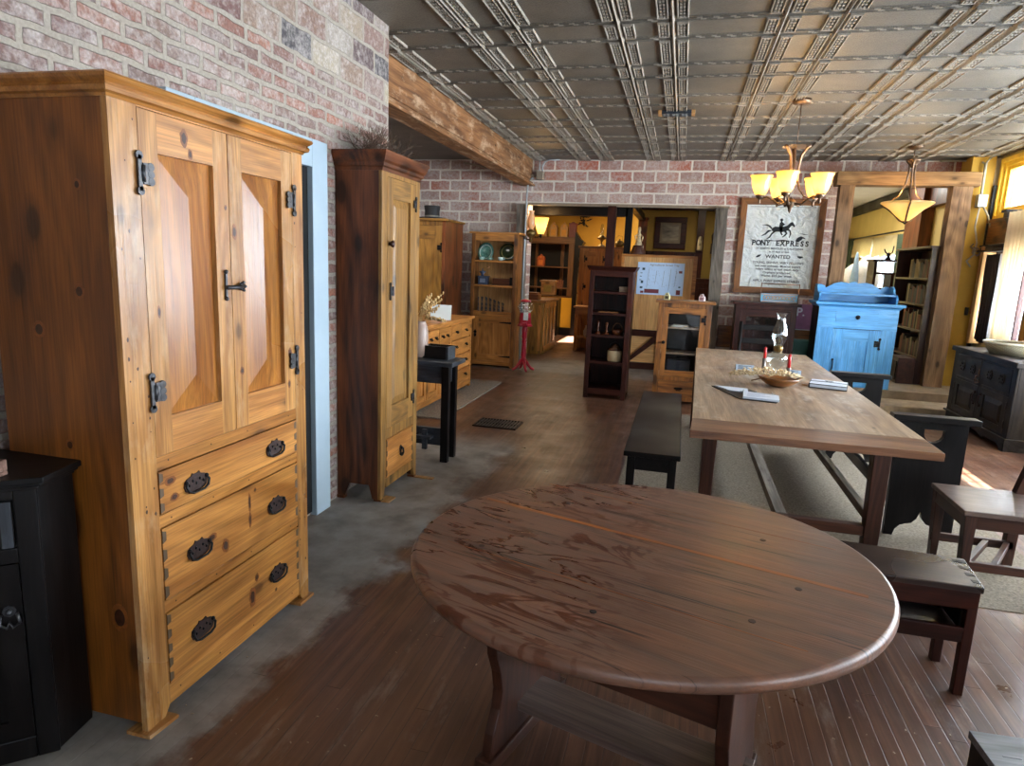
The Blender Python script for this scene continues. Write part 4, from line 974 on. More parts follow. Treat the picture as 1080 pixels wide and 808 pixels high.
def small_card(x, y, label, col, dark):
    t = thing('card_figurine', label, 'figurine', (x, y, 1.21), R(-15))
    m = MB(); m.box(-.035, .035, -.012, .012, 0, .055); m.prism([(-.03, .05), (.03, .05), (.012, .085), (-.02, .08)], 'y', -.01, .01); m.build('figure_body', plain('fig'+col, col, .6, 0, .1), t, bevel=.004)
    m = MB(); m.box(-.022, .018, -.014, -.012, .012, .045); m.ball((.0, -.013, .065), .009, 6); m.build('figure_detail', plain('figd'+dark, dark, .6), t)
small_card(-.155, 7.92, 'small yellowish figurine at the left end of the glass cabinet top', '#d8d2a0', '#3f3a2c')
small_card(.24, 7.98, 'small pinkish white figurine at the right end of the glass cabinet top', '#d9c6c4', '#a4787a')

# ------------------------------------------------------------------ long dark bench left of the trestle table
t = thing('long_bench', 'long dark-stained bench at the left side of the trestle table', 'bench', (-.09, 3.92, .004))
m = MB(); m.box(-.17, .17, 0, 2.1, .418, .45); m.build('seat', W('black', 'Y'), t, bevel=.005)
m = MB(); m.box(-.12, .12, .06, .08, .32, .418); m.box(-.12, .12, 2.02, 2.04, .32, .418); m.box(-.13, -.11, .08, 2.02, .34, .418); m.box(.11, .13, .08, 2.02, .34, .418); m.build('apron', W('black', 'Y'), t, bevel=.003)
for x in (-.15, .10):
    for y in (.05, 2.0):
        m = MB(); m.box(x, x+.05, y, y+.05, 0, .418); m.build('leg', W('black', 'Z'), t, bevel=.003)

# ------------------------------------------------------------------ trestle table
t = thing('trestle_table', 'long trestle dining table with worn pale brown plank top and breadboard end', 'table', (0, 0, .004))
m = MB(); m.prism([(.115, 3.62), (1.255, 3.62), (1.27, 7.10), (.20, 7.10)], 'z', .722, .76, 0); m.build('tabletop', W('trestle', 'Y'), t, bevel=.003)
m = MB(); m.prism([(.10, 3.32), (1.25, 3.345), (1.253, 3.617), (.115, 3.617)], 'z', .722, .761, 0); m.build('breadboard_end', wood('redtable', '#54311f', '#885c3e', 'X', knot=.3, rough=.36, ring=12, wear='#a88c70', wearamt=.25), t, bevel=.003)
for y in (3.72, 6.6):
    for x0, x1 in ((.185, .265), (1.06, 1.15)):
        m = MB(); m.add([(x0+.01, y, 0), (x1-.01, y, 0), (x1-.01, y+.08, 0), (x0+.01, y+.08, 0), (x0, y, .722), (x1, y, .722), (x1, y+.08, .722), (x0, y+.08, .722)], [(0,3,2,1), (4,5,6,7), (0,1,5,4), (1,2,6,5), (2,3,7,6), (3,0,4,7)]); m.build('leg', W('trestleleg', 'Z'), t, bevel=.004)
    m = MB(); m.box(.26, 1.065, y+.01, y+.07, .17, .225); m.build('cross_stretcher', W('trestleleg', 'X'), t, bevel=.003)
    m = MB(); m.box(.62, .72, y-.02, y+.10, .64, .722); m.box(.27, 1.06, y+.02, y+.06, .66, .722); m.build('top_cleat', W('trestleleg', 'X'), t, bevel=.003)
m = MB(); m.box(.62, .68, 3.79, 6.6, .17, .225); m.build('long_stretcher', W('greypost', 'Y'), t, bevel=.003)
m = MB(); m.box(1.09, 1.13, 3.8, 6.6, .22, .27); m.build('long_stretcher', W('greypost', 'Y'), t, bevel=.003)
# things on the table
TZ = .765
t = thing('oil_lamp', 'clear glass oil lamp with tall chimney on the trestle table', 'oil lamp', (.75, 5.30, TZ))
m = MB(); m.lathe([(.065, 0), (.06, .01), (.03, .03), (.016, .055), (.018, .075), (.03, .09), (.062, .115), (.075, .15), (.072, .18), (.045, .20), (.022, .21), (.0001, .212)], n=32); m.build('glass_font', GLASS, t)
m = MB(); m.lathe([(.024, .208), (.032, .215), (.036, .24), (.03, .255), (.014, .262), (.0001, .262)], n=24); m.build('burner', BRASS, t)
m = MB(); m.shell([(.032, .25), (.036, .27), (.052, .31), (.056, .34), (.05, .38), (.034, .43), (.028, .46), (.034, .495), (.042, .505)], n=32); m.build('chimney', GLASS, t)
t = thing('dough_bowl', 'shallow round wooden bowl with dried flowers lying across it, on the trestle table', 'bowl', (.73, 4.95, TZ))
m = MB(); m.lathe([(.05, 0), (.09, .015), (.135, .05), (.145, .068), (.137, .068), (.08, .03), (.0001, .018)], n=36); m.build('bowl_body', W('glassoak', 'X'), t)
m = MB(); m.tube([(-.10, -.02, .06), (-.15, -.03, .045), (-.19, -.02, .03)], [.006, .005, .004], 6); m.build('twig', W('timber', 'X'), t)
random.seed(21); m = MB()
for i in range(300):
    u = random.uniform(-.30, .17); sp_ = .045+.03*math.sin((u+.30)/.47*PI); a = random.uniform(-1, 1)
    p = Vector((u, a*sp_, .075 + random.uniform(0, .05)*math.sin((u+.33)/.5*PI) - max(0, -u-.14)*.12))
    d = Vector((random.uniform(.3, 1)*(-1 if u < 0 else 1), random.uniform(-.6, .6), random.uniform(-.2, .7))).normalized()
    m.tube([p, p+d*.008, p+d*.022], [.003, .0065, .0015], 5)
for i in range(26):
    a = random.uniform(-.035, .035); m.tube([(.16, a*.6, .075), (0, a, .085), (-.28, a*1.8, .075)], .0012, 4)
o = m.build('dried_flowers', plain('dried_flower_heads', '#d6c09a', .85, 0, .35, 50)); o.location = (.70, 4.95, TZ)
tag(o, 'bundle of small cream dried flowers across the wooden bowl', 'dried flowers')
def candle(x, y, h, label):
    t = thing('red_candle', label, 'candle', (x, y, TZ))
    m = MB(); m.lathe([(.03, 0), (.03, .006), (.015, .012), (.014, .10), (.018, .115), (.0001, .115)], n=16); m.build('candle_holder', plain('pewter', '#76706a', .35, .6), t)
    m = MB(); m.lathe([(.0115, .10), (.0115, h), (.004, h+.005), (.0001, h+.005)], n=14); m.tube([(0, 0, h), (.001, 0, h+.014)], .0012, 4); m.build('wax', plain('red_wax', '#b3161c', .35), t)
candle(.815, 5.14, .21, 'red candle in pewter holder standing in front of the oil lamp')
candle(.70, 5.62, .20, 'red candle half hidden behind the oil lamp')
def display_card(x, y, rz, label):
    t = thing('display_card', label, 'card holder', (x, y, TZ), rz)
    m = MB(); m.prism([(0, 0), (.05, 0), (.03, .045), (.022, .045)], 'x', -.075, .075); m.build('block', W('trestle', 'X'), t)
    m = MB(); m.add([(-.072, -.001, .002), (.072, -.001, .002), (.072, .021, .046), (-.072, .021, .046)], [(0,1,2,3)]); m.build('card', plain('card_blue_white', '#b7c9da', .5), t)
    m = MB()
    for k in range(4):
        a = .25+.17*k; z = .002+.044*a; y = -.0016+.022*a; m.add([(-.055, y, z), (.02+.03*(k % 2), y, z), (.02+.03*(k % 2), y+.0018, z+.0036), (-.055, y+.0018, z+.0036)], [(0,1,2,3)])
    m.build('print', INK, t)
display_card(.56, 5.62, R(4), 'printed card on a small stand, left behind the oil lamp')
display_card(.90, 5.52, R(-5), 'printed card on a small stand, right behind the oil lamp')
PAPER = plain('white_paper', '#cdd6e2', .6, 0, .03)
t = thing('open_binder', 'open ring binder with white pages lying on the trestle table', 'binder', (.45, 4.42, TZ), R(-8))
m = MB(); m.prism([(-.23, .27), (.02, .27), (.22, -.02), (.20, -.13), (-.02, -.12)], 'z', 0, .004); m.build('cover', IRON, t)
m = MB(); m.prism([(-.01, .10), (.21, .06), (.215, -.11), (0, -.105)], 'z', .005, .018); m.prism([(-.21, .26), (.01, .255), (.02, .115), (-.10, .12)], 'z', .005, .011); m.build('pages', PAPER, t, bevel=.001)
m = MB(); m.box(-.03, .19, .095, .105, .01, .016)
for x in (-.01, .07, .17): m.tube([(x, .085, .012), (x, .09, .026), (x, .11, .026), (x, .118, .012)], .0025, 6)
m.build('rings', GALV, t)
m = MB()
for k in range(6): m.box(.02, .16-.03*(k % 3), .05-.025*k, .054-.025*k, .018, .0186)
m.build('print', plain('faint_print', '#93a0b4', .7), t)
t = thing('closed_folder', 'closed dark folder with a pale tied cover at the right edge of the trestle table', 'folder', (1.08, 5.08, TZ), R(-14))
m = MB(); m.box(-.12, .13, -.10, .14, 0, .006); m.box(-.12, .13, -.10, .14, .026, .030); m.box(-.12, -.115, -.10, .14, .006, .026); m.build('cover', IRON, t, bevel=.001)
m = MB(); m.box(-.11, .125, -.095, .135, .006, .026); m.box(-.115, .125, -.095, .135, .030, .0315); m.build('pages', PAPER, t)
m = MB(); m.tube([(-.12, .02, .033), (.0, .03, .034), (.13, .02, .033)], .003, 6); m.tube([(0, .03, .035), (-.02, .06, .037), (.01, .065, .037), (.0, .03, .035), (.03, .06, .037), (.015, .07, .037)], .0025, 6); m.build('cord', plain('grey_cord', '#7a848e', .7), t)
m = MB(); m.prism([(-.02, -.008), (.012, -.012), (.025, .0), (.008, .012), (-.018, .008)], 'z', 0, .004); tag(put(m.build('dry_leaf', plain('yellow_leaf', '#c98f3a', .7)), .93, 5.10, TZ), 'small yellow dry leaf beside the wooden bowl', 'leaf')

# ------------------------------------------------------------------ dark cabinet with glass door by the poster, things on it
t = thing('mirror_cabinet', 'dark red-brown cabinet with glass door below the framed poster', 'cabinet', (.72, 9.2, 0))
Wd, D, HT = .76, .38, 1.15
c = MB(); c.box(0, .025, .02, D, 0, HT); c.box(Wd-.025, Wd, .02, D, 0, HT); c.box(.025, Wd-.025, D-.015, D, 0, HT); c.box(.025, Wd-.025, .02, D-.015, HT-.02, HT); c.box(0, .07, 0, .02, 0, HT); c.box(Wd-.07, Wd, 0, .02, 0, HT); c.box(.07, Wd-.07, 0, .02, HT-.06, HT); c.box(.07, Wd-.07, 0, .02, 0, .15); c.box(.025, Wd-.025, .03, D-.015, .5, .52)
c.build('carcass', W('darkred', 'Z'), t, bevel=.002)
m = MB(); m.box(-.045, Wd+.045, -.04, D, HT, HT+.03); m.build('top', W('darkred', 'X'), t, bevel=.004)
dd = door(t, .07, Wd-.07, .15, HT-.06, 'darkred', .07, .09, .09, style='glass'); m = MB(); m.box(Wd-.10, Wd-.08, -.012, 0, .86, .92); m.ball((Wd-.09, -.015, .89), .016, 8); m.build('latch', IRON, dd)
t = thing('tile_stand', 'wire stand holding a blue and orange patterned tile panel on the dark red-brown cabinet', 'tile panel', (1.03, 9.33, 1.18))
m = MB(); m.box(.0, .46, 0, .012, .012, .125); m.build('tile', plain('tile_blue', '#5f9fc0', .3, 0, .05), t)
m = MB()
for ph in (0, PI):
    for k in range(24):
        u0, u1 = k/24, (k+1)/24
        m.tube([(.03+.40*u0, -.001, .068+.03*math.sin(u0*5*2*PI+ph)), (.03+.40*u1, -.001, .068+.03*math.sin(u1*5*2*PI+ph))], .005, 4)
m.box(.01, .45, -.003, 0, .018, .026); m.box(.01, .45, -.003, 0, .108, .116); m.build('pattern', plain('tile_orange', '#c4862c', .35), t)
m = MB(); 
for x in (-.005, .465): m.tube([(x, 0, 0), (x, 0, .26)], .006, 6)
m.tube([(-.01, 0, .25), (.47, 0, .25)], .006, 6); m.tube([(-.01, 0, .13), (.47, 0, .13)], .006, 6); m.tube([(-.005, 0, .006), (.465, 0, .006)], .006, 6); m.build('wire_frame', plain('copper_wire', '#8e6a50', .4, .6), t)
# ladder-backed chair at the far end of the table
t = thing('ladder_chair', 'dark slat-back chair at the far end of the trestle table', 'chair', (.66, 7.30, 0))
for x in (0, .42):
    m = MB(); m.tube([(x+.02, .40, 0), (x+.02, .40, .45), (x+.02, .46, 1.02)], .02, 8); m.build('back_post', W('black', 'Z'), t)
    m = MB(); m.tube([(x+.02, 0, 0), (x+.02, 0, .44)], .02, 8); m.build('leg', W('black', 'Z'), t)
m = MB(); m.box(0, .46, -.02, .42, .43, .455); m.build('seat', W('black', 'X'), t, bevel=.005)
for z in (.60, .78, .93):
    m = MB(); m.box(.03, .43, .425+(z-.5)*.1, .44+(z-.5)*.1, z, z+.06); m.build('back_slat', W('black', 'X'), t, bevel=.004)
m = MB(); m.tube([(.02, 0, .2), (.44, 0, .2)], .012, 6); m.tube([(.02, .4, .2), (.44, .4, .2)], .012, 6); m.tube([(.02, 0, .25), (.02, .4, .25)], .012, 6); m.tube([(.44, 0, .25), (.44, .4, .25)], .012, 6); m.build('stretcher', W('black', 'X'), t)
t = thing('purple_sign', 'purple painted sign with white lettering behind the blue washstand', 'sign', (1.50, 9.90, .80))
m = MB(); m.box(0, .42, 0, .02, 0, .36); m.build('board', plain('purple_paint', '#8a5f86', .6, 0, .2, 8), t)
m = MB(); m.box(0, .42, -.003, 0, 0, .012); m.build('white_edge', PAPER, t)
text_mesh([('P.', .16, .08, .20, 1.0, 'LEFT')], 'lettering', PAPER, t, .02).location = (0, -.002, 0)
m = MB(); m.box(0, .28, 0, .22, 0, .66); m.box(-.01, .29, -.01, .23, .62, .68); tag(put(m.build('teal_crate', plain('teal_paint', '#5f9c98', .6, 0, .1), bevel=.004), 1.52, 9.62, 0), 'teal painted box on the floor between the dark red cabinet and the blue washstand', 'box')

# ------------------------------------------------------------------ framed poster
t = thing('framed_poster', 'large crumpled rider poster in a brown wooden frame on the brick wall', 'poster', (.71, 9.955, 1.28))
FW, FH = 1.11, 1.31
for q in ([(0, 0), (FW, 0), (FW-.085, .09), (.085, .09)], [(0, FH), (FW, FH), (FW-.085, FH-.09), (.085, FH-.09)]):
    m = MB(); m.prism(q, 'y', -.02, .02); m.build('frame_rail', W('glassoak', 'X'), t, bevel=.004)
for q in ([(0, 0), (.085, .09), (.085, FH-.09), (0, FH)], [(FW, 0), (FW-.085, .09), (FW-.085, FH-.09), (FW, FH)]):
    m = MB(); m.prism(q, 'y', -.02, .02); m.build('frame_stile', W('glassoak', 'Z'), t, bevel=.004)
pm = NT('crumpled_paper'); o_ = pm.objco(False)
vn = pm.n('ShaderNodeTexVoronoi', {'Vector': pm.mapping(o_, (1, 1, 1)), 'Scale': 9.0}, feature='DISTANCE_TO_EDGE').outputs[0]
n_ = pm.noise(o_, 7, 5, .6, 1.2)
st_ = pm.ramp(pm.noise(o_, 2.2, 3, .6), [(.62, 0.0), (.75, 1.0)])
pm.set(color=pm.mix(pm.math('MULTIPLY', st_, .35), lin('#eef4f2'), lin('#cdb478')), rough=.6, spec=.3); pm.bump(pm.math('ADD', pm.math('MULTIPLY', n_, 1.6), pm.math('MULTIPLY', vn, .6)), 1.0, .05)
m = MB(); m.box(.08, FW-.08, -.004, .004, .085, FH-.085); m.build('paper', pm.m, t)
INK2 = plain('poster_ink', '#25292b', .8, 0, .1)
cx = FW/2+.01; ZT = FH-.085
def zl(py): return ZT-(py-217)*.01285
stems = {'P': [(-.30, 1, 1)], 'N': [(-.32, 1, 1), (.32, 1, 0)], 'Y': [(-.36, 1, 0), (.36, 1, 0), (0, 0, 1)], 'E': [(-.28, 1, 1)], 'X': [(-.34, 1, 1), (.34, 1, 1)], 'R': [(-.30, 1, 1), (.34, 0, 1)]}
TT = 'PONY EXPRESS'; gl = []; sf = MB(); bz = zl(260.0)
for i, ch in enumerate(TT):
    gx = cx + (i-5.5)*.0635
    if ch == ' ': continue
    gl.append((ch, .098, gx, bz, .92, 'CENTER'))
    for (d, tp, bt) in stems.get(ch, []):
        for on, zz_ in ((tp, bz+.066), (bt, bz-.002)):
            if on: sf.box(gx+d*.062-.011, gx+d*.062+.011, -.0065, -.0055, zz_, zz_+.006)
sf.build('serifs', INK2, t)
text_mesh(gl, 'heading_lettering', INK2, t, .035).location = (0, -.0055, 0)
L = [('ST. JOSEPH, MISSOURI to CALIFORNIA', .034, cx, zl(264.2), 1.08, 'CENTER'), ('in 10 days or less.', .034, cx, zl(267.6), 1.1, 'CENTER'),
     ('WANTED', .066, cx-.01, zl(273.6), 1.15, 'CENTER'), ('YOUNG, SKINNY, WIRY FELLOWS', .045, cx, zl(279.6), .98, 'CENTER'), ('not over eighteen. Must be expert', .042, cx, zl(283.2), 1.02, 'CENTER'),
     ('riders willing to risk death daily.', .042, cx, zl(286.6), 1.06, 'CENTER'), ('Orphans preferred.', .043, cx, zl(290.2), 1.1, 'CENTER'), ('Wages $25 per week.', .043, cx, zl(293.6), 1.1, 'CENTER'), ('APPLY, PONY EXPRESS STABLES', .045, cx, zl(299.2), .98, 'CENTER'), ('ST. JOSEPH, MISSOURI', .03, cx, zl(302.0), 1.0, 'CENTER')]
text_mesh(L, 'lettering', INK2, t, .018).location = (0, -.0055, 0)
# serifs for the heading
m = MB()
def blob(poly, y=-.0065, yb=-.004): m.prism(poly, 'y', y, yb)
hx, hz = cx-.02, zl(243)   # horse centre
def S(pts, sc=.56): return [(hx+x*sc, hz+z*sc) for x, z in pts]
blob(S([(-.20,.02),(-.12,.07),(-.02,.06),(.08,.07),(.16,.10),(.22,.17),(.27,.19),(.29,.17),(.33,.11),(.34,.07),(.31,.065),(.28,.10),(.245,.09),(.21,.03),(.16,-.03),(.06,-.06),(-.04,-.055),(-.12,-.06),(-.18,-.04)]))
blob(S([(-.19,.04),(-.24,.09),(-.31,.12),(-.38,.11),(-.43,.10),(-.37,.095),(-.30,.085),(-.24,.04),(-.20,.0)]))
for leg in ([(-.17,-.02),(-.26,-.07),(-.32,-.13),(-.41,-.17),(-.42,-.155),(-.34,-.10),(-.28,-.02)], [(-.14,-.03),(-.20,-.10),(-.24,-.18),(-.30,-.23),(-.29,-.245),(-.22,-.21),(-.17,-.12),(-.09,-.05)],
            [(.14,0),(.22,-.04),(.24,-.10),(.22,-.19),(.235,-.20),(.27,-.10),(.25,-.02),(.19,.03)], [(.08,-.03),(.14,-.09),(.10,-.14),(.06,-.18),(.08,-.19),(.14,-.15),(.18,-.09),(.14,-.02)]): blob(S(leg))
blob(S([(-.03,.05),(-.02,.16),(.02,.20),(.05,.17),(.10,.13),(.12,.14),(.06,.09),(.06,.04),(.05,-.08),(.08,-.13),(.05,-.14),(.01,-.08),(-.01,.0)])); blob(S(circ(.015, .22, .03, 0, 330, 10))); blob(S([(-.03,.235),(.065,.225),(.04,.25),(.03,.265),(-.005,.265)]))
blob(S([(-.35,-.25),(-.1,-.27),(.1,-.245),(.3,-.27),(.1,-.285),(-.2,-.285)])); blob(S([(.38,-.27),(.42,-.19),(.50,-.15),(.58,-.18),(.62,-.22),(.55,-.20),(.52,-.24),(.48,-.27)])); blob(S([(.45,-.08),(.6,-.10),(.68,-.10),(.58,-.115)]))
blob([(cx-.30, zl(272.5)), (cx-.27, zl(270.5)), (cx-.23, zl(270)), (cx-.25, zl(272.3)), (cx-.29, zl(273.5))]); blob([(cx+.24, zl(270.5)), (cx+.31, zl(270.8)), (cx+.32, zl(272)), (cx+.28, zl(273.2)), (cx+.25, zl(272))])
m.build('rider_print', INK2, t)
m = MB(); m.box(.13, FW-.13, -.006, -.0045, ZT-.035, ZT-.028); m.build('faded_line', plain('faded_print', '#a7aca8', .8), t)

# ------------------------------------------------------------------ blue washstand
t = thing('blue_washstand', 'bright blue washstand with scalloped back and shelf, dark left side', 'washstand', (1.68, 8.88, 0))
Wd, D, HT = .90, .46, 1.19
c = MB(); c.box(.004, .03, .022, D, 0, HT, 2); c.box(Wd-.03, Wd, .022, D, 0, HT, 0); c.box(.03, Wd-.03, D-.015, D, .05, HT, 2); c.box(.03, Wd-.03, .022, D-.015, HT-.02, HT, 0)  # left side and back boards are black, right side blue
c.box(0, .19, .006, .026, 0, .93, 0); c.box(Wd-.17, Wd, .006, .026, 0, .93, 0); c.box(.19, Wd-.17, .006, .026, .12, .20, 1)
c.prism([(0, .93), (Wd, .93), (Wd, HT), (0, HT)], 'y', 0, .022, 1)
c.build('carcass', [W('blue', 'Z'), W('blue', 'X'), W('black', 'Z')], t, bevel=.002)
moulding(t, 0, Wd, D, HT-.005, [(.008, 0), (.012, .015), (.035, .03), (.05, .035), (.052, .06), (.046, .065)], W('blue', 'X'), 'top')
dd = door(t, .19, Wd-.17, .20, .925, 'blue', .13, .14, .14, y=.004, style='flat'); butterfly_hinge(dd, Wd-.17, .76, -1, IRON, 1.2, y=.002)
m = MB(); m.tube([(.225, .0, .53), (.225, -.02, .51), (.225, -.024, .46), (.225, -.02, .42), (.225, 0, .40)], .007, 6); m.ball((.225, 0, .535), .014, 8); m.ball((.225, 0, .395), .014, 8); m.build('handle', IRON, dd)
dr = drawer(t, .20, .68, 1.00, 1.145, 'blue', y=-.004); m = MB()
for k in range(8): m.ball((.45+.02*math.cos(k*PI/4), -.01, 1.075+.02*math.sin(k*PI/4)), .009, 6)
m.ball((.45, -.02, 1.075), .014, 8); m.build('knob', IRON, dr)
zb = HT+.06
pts = [(.0, 0), (Wd, 0), (Wd, .16)] + [(Wd-.03, .20), (Wd-.07, .21), (Wd-.11, .19), (Wd-.13, .165), (Wd-.17, .19), (Wd-.22, .225), (Wd-.30, .245), (Wd-.37, .24), (Wd-.395, .23), (Wd-.42, .25), (Wd-.45, .255), (Wd-.48, .25), (Wd-.505, .23), (Wd-.53, .24), (Wd-.60, .245), (Wd-.68, .225), (Wd-.73, .19), (Wd-.77, .165), (Wd-.79, .19), (Wd-.83, .21), (0.03, .20), (0, .17)]
m = MB(); m.prism([(u, zb+v) for u, v in pts], 'y', D-.03, D-.008); m.build('scalloped_back', W('blue', 'X'), t, bevel=.003)
for x in (0, Wd-.022):
    m = MB(); m.prism([(D-.03, zb), (.12, zb), (.10, zb+.05), (.12, zb+.09), (.16, zb+.11), (.22, zb+.11), (.26, zb+.14), (.28, zb+.18), (.34, zb+.21), (D-.03, zb+.21)], 'x', x, x+.022); m.build('bracket', W('blue', 'Y'), t, bevel=.002)
m = MB(); m.box(.022, Wd-.022, .14, D-.03, zb+.09, zb+.11); m.build('shelf', W('blue', 'X'), t, bevel=.002)

# ------------------------------------------------------------------ hall bench with two pierced ends, right side of the table
t = thing('plank_bench', 'dark bench with two tall pierced plank ends along the right side of the trestle table', 'bench', (0, 0, .004))
def bench_end(y, name):
    x0, x1, zt = 1.33, 1.70, .725; xc = (x0+x1)/2; hx0 = 1.525
    foot = [(x1, 0), (x1-.05, 0), (x1-.06, .04), (x1-.085, .07), (x1-.115, .082), (xc+.04, .09), (xc+.015, .12)]
    footL = [(xc-.015, .12), (xc-.04, .09), (x0+.115, .082), (x0+.085, .07), (x0+.06, .04), (x0+.05, 0), (x0, 0)]
    m = MB(); r = .055; zh = .655
    # below the hole, then left, right and above it
    m.prism(footL + [(x0, zh-r-.01), (x1, zh-r-.01)] + foot + [(xc, .165)], 'y', y, y+.035)
    m.prism([(x0, zh-r-.01), (x0, zt), (hx0-r, zt), (hx0-r, zh)] + [(hx0+r*math.cos(R(a)), zh+r*math.sin(R(a))) for a in (200, 225, 250, 270)] + [(hx0, zh-r-.01)], 'y', y, y+.035)
    m.prism([(hx0, zh-r-.01)] + [(hx0+r*math.cos(R(a)), zh+r*math.sin(R(a))) for a in (270, 290, 315, 340)] + [(hx0+r, zh), (hx0+r, zt), (x1, zt), (x1, zh-r-.01)], 'y', y, y+.035)
    m.box(hx0-r, hx0+r, y, y+.035, zh+.025, zt)
    m.build(name, W('black', 'Z'), t)
    m = MB(); m.box(x0-.04, x1+.05, y-.03, y+.065, zt, zt+.035); m.build('arm_cap', W('black', 'X'), t, bevel=.004)
bench_end(4.28, 'end_panel'); bench_end(6.0, 'end_panel')
m = MB(); m.box(1.36, 1.68, 4.315, 6.0, .40, .43); m.build('seat', W('black', 'Y'), t, bevel=.003)
m = MB(); m.box(1.37, 1.40, 4.315, 6.0, .16, .24); m.build('stretcher', W('black', 'Y'), t, bevel=.003)

# ------------------------------------------------------------------ dovetailed low bench in the foreground
t = thing('dovetail_bench', 'low dark bench with dovetailed top and a tray shelf beneath, behind the round table', 'bench', (0, 0, 0))
SEAT = wood('seatdark', '#1d1411', '#3a2a24', 'X', rough=.28, ring=14, wear='#5a4c44', wearamt=.35)
m = MB(); m.prism([(.42, 2.60), (1.17, 2.60), (1.20, 2.87), (.44, 2.92)], 'z', .425, .45); m.build('seat', SEAT, t, bevel=.004)
m = MB(); m.box(.43, 1.16, 2.605, 2.63, .355, .425); m.box(.43, 1.17, 2.85, 2.875, .355, .425); m.build('apron', W('darkred', 'X'), t, bevel=.002)
m = MB()
for i in range(4): y = 2.63+.062*i; m.prism([(y, .427), (y+.035, .427), (y+.03, .4515), (y+.006, .4515)], 'x', 1.145, 1.1685+.007*i)
m.build('dovetails', W('black', 'Z'), t)
for x0 in (.44, 1.13):
    m = MB(); m.box(x0, x0+.03, 2.66, 2.84, .25, .425); m.build('end_board', W('black', 'Z'), t, bevel=.002)
    for y0 in (2.61, 2.835):
        m = MB(); m.box(x0, x0+.035, y0, y0+.035, 0, .425); m.build('leg', W('darkred', 'Z'), t, bevel=.003)
m = MB(); m.box(.45, 1.15, 2.64, 2.85, .225, .24); m.build('tray_shelf', SEAT, t)
m = MB(); m.box(.47, 1.135, 2.612, 2.632, .215, .275); m.box(.47, 1.135, 2.85, 2.868, .215, .29); m.build('tray_rail', W('darkred', 'X'), t, bevel=.002)

# ------------------------------------------------------------------ chair at the right edge
t = thing('heavy_chair', 'heavy brown wooden chair cut off by the right edge of the view', 'chair', (1.43, 3.50, .004))
m = MB(); m.box(0, .44, 0, .45, .425, .45); m.build('seat', wood('chairseat', '#45342c', '#77645a', 'X', rough=.3, ring=12), t, bevel=.004)
m = MB(); m.box(.03, .42, .02, .045, .355, .425); m.box(.03, .42, .405, .43, .355, .425); m.box(.015, .04, .04, .41, .355, .425); m.box(.40, .425, .04, .41, .355, .425); m.build('apron', W('walnut', 'X'), t, bevel=.002)
for x, y in ((.012, .012), (.012, .395)):
    m = MB(); m.prism([(x+.05, 0), (x+.02, 0), (x, .425), (x+.055, .425)], 'y', y, y+.05); m.build('leg', W('walnut', 'Z'), t, bevel=.003)
for y in (.0, .40):
    m = MB(); m.prism([(.38, 0), (.43, 0), (.44, .45), (.56, 1.02), (.52, 1.02), (.385, .45)], 'y', y, y+.05); m.build('back_post', W('walnut', 'Z'), t, bevel=.003)
m = MB(); m.box(.02, .42, .025, .05, .135, .18); m.box(.02, .42, .40, .425, .135, .18); m.prism([(.05, .05), (.08, .05), (.30, .40), (.27, .40)], 'z', .14, .175); m.prism([(.17, .05), (.20, .05), (.40, .40), (.37, .40)], 'z', .14, .175); m.build('stretcher', W('walnut', 'X'), t, bevel=.002)
for z in (.62, .88):
    m = MB(); m.box(.43+(z-.45)*.2, .455+(z-.45)*.2, .05, .40, z, z+.09); m.build('back_rail', W('walnut', 'Y'), t, bevel=.003)

# ------------------------------------------------------------------ low box stool in the bottom right corner
t = thing('box_stool', 'dark low stool with a scarred pale top in the bottom right corner', 'stool', (.82, 1.32, 0), R(4))
m = MB(); m.box(0, .02, 0, .38, 0, .43); m.box(.36, .38, 0, .38, 0, .43); m.box(.02, .36, .36, .38, .05, .43); m.box(.02, .36, 0, .02, .05, .43); m.build('stool_body', W('black', 'Z'), t, bevel=.003)
m = MB(); m.box(-.005, .39, -.005, .385, .43, .45)
for i in range(5): m.box(.03+.06*i, .07+.06*i, .30-.05*i, .305-.05*i, .45, .4515)
m.build('seat', wood('scarred', '#4d4f54', '#8a8d92', 'X', rough=.3, ring=10), t, bevel=.003)

# ------------------------------------------------------------------ carved dark dresser at the right wall
t = thing('carved_dresser', 'dark grey-brown carved dresser with two panelled doors against the right window wall', 'dresser', (3.07, 8.40, 0), R(-90))
Wd, D, HT = 1.46, .60, .80
c = MB(); c.box(0, .03, .02, D, .03, HT); c.box(Wd-.03, Wd, .02, D, .03, HT); c.box(.03, Wd-.03, D-.02, D, .03, HT); c.box(0, .10, 0, .02, .1, HT); c.box(Wd-.10, Wd, 0, .02, .1, HT); c.box(.10, Wd-.10, 0, .02, .50, .53); c.box(.70, .76, 0, .02, .14, HT); c.box(.10, Wd-.10, 0, .02, HT-.03, HT); c.box(.10, Wd-.10, 0, .02, .10, .14)
c.box(.03, Wd-.03, .03, D-.02, .1, .12)
c.build('carcass', W('carved', 'Z'), t, bevel=.003)
m = MB(); n_pts = [(-.02, 0), (.06, 0), (.08, .03), (.14, .05), (.40, .05), (.44, .02), (.50, .04), (.60, .06), (.86, .06), (.96, .04), (1.02, .02), (1.06, .05), (1.32, .05), (1.38, .03), (1.40, 0), (Wd+.02, 0), (Wd+.02, .12), (-.02, .12)]
m.prism(n_pts, 'y', -.025, 0); m.prism([(-.025, 0), (D, 0), (D, .12), (-.025, .12)], 'x', Wd, Wd+.025); m.prism([(-.025, 0), (D, 0), (D, .12), (-.025, .12)], 'x', -.025, 0); m.build('plinth', W('carved', 'X'), t, bevel=.003)
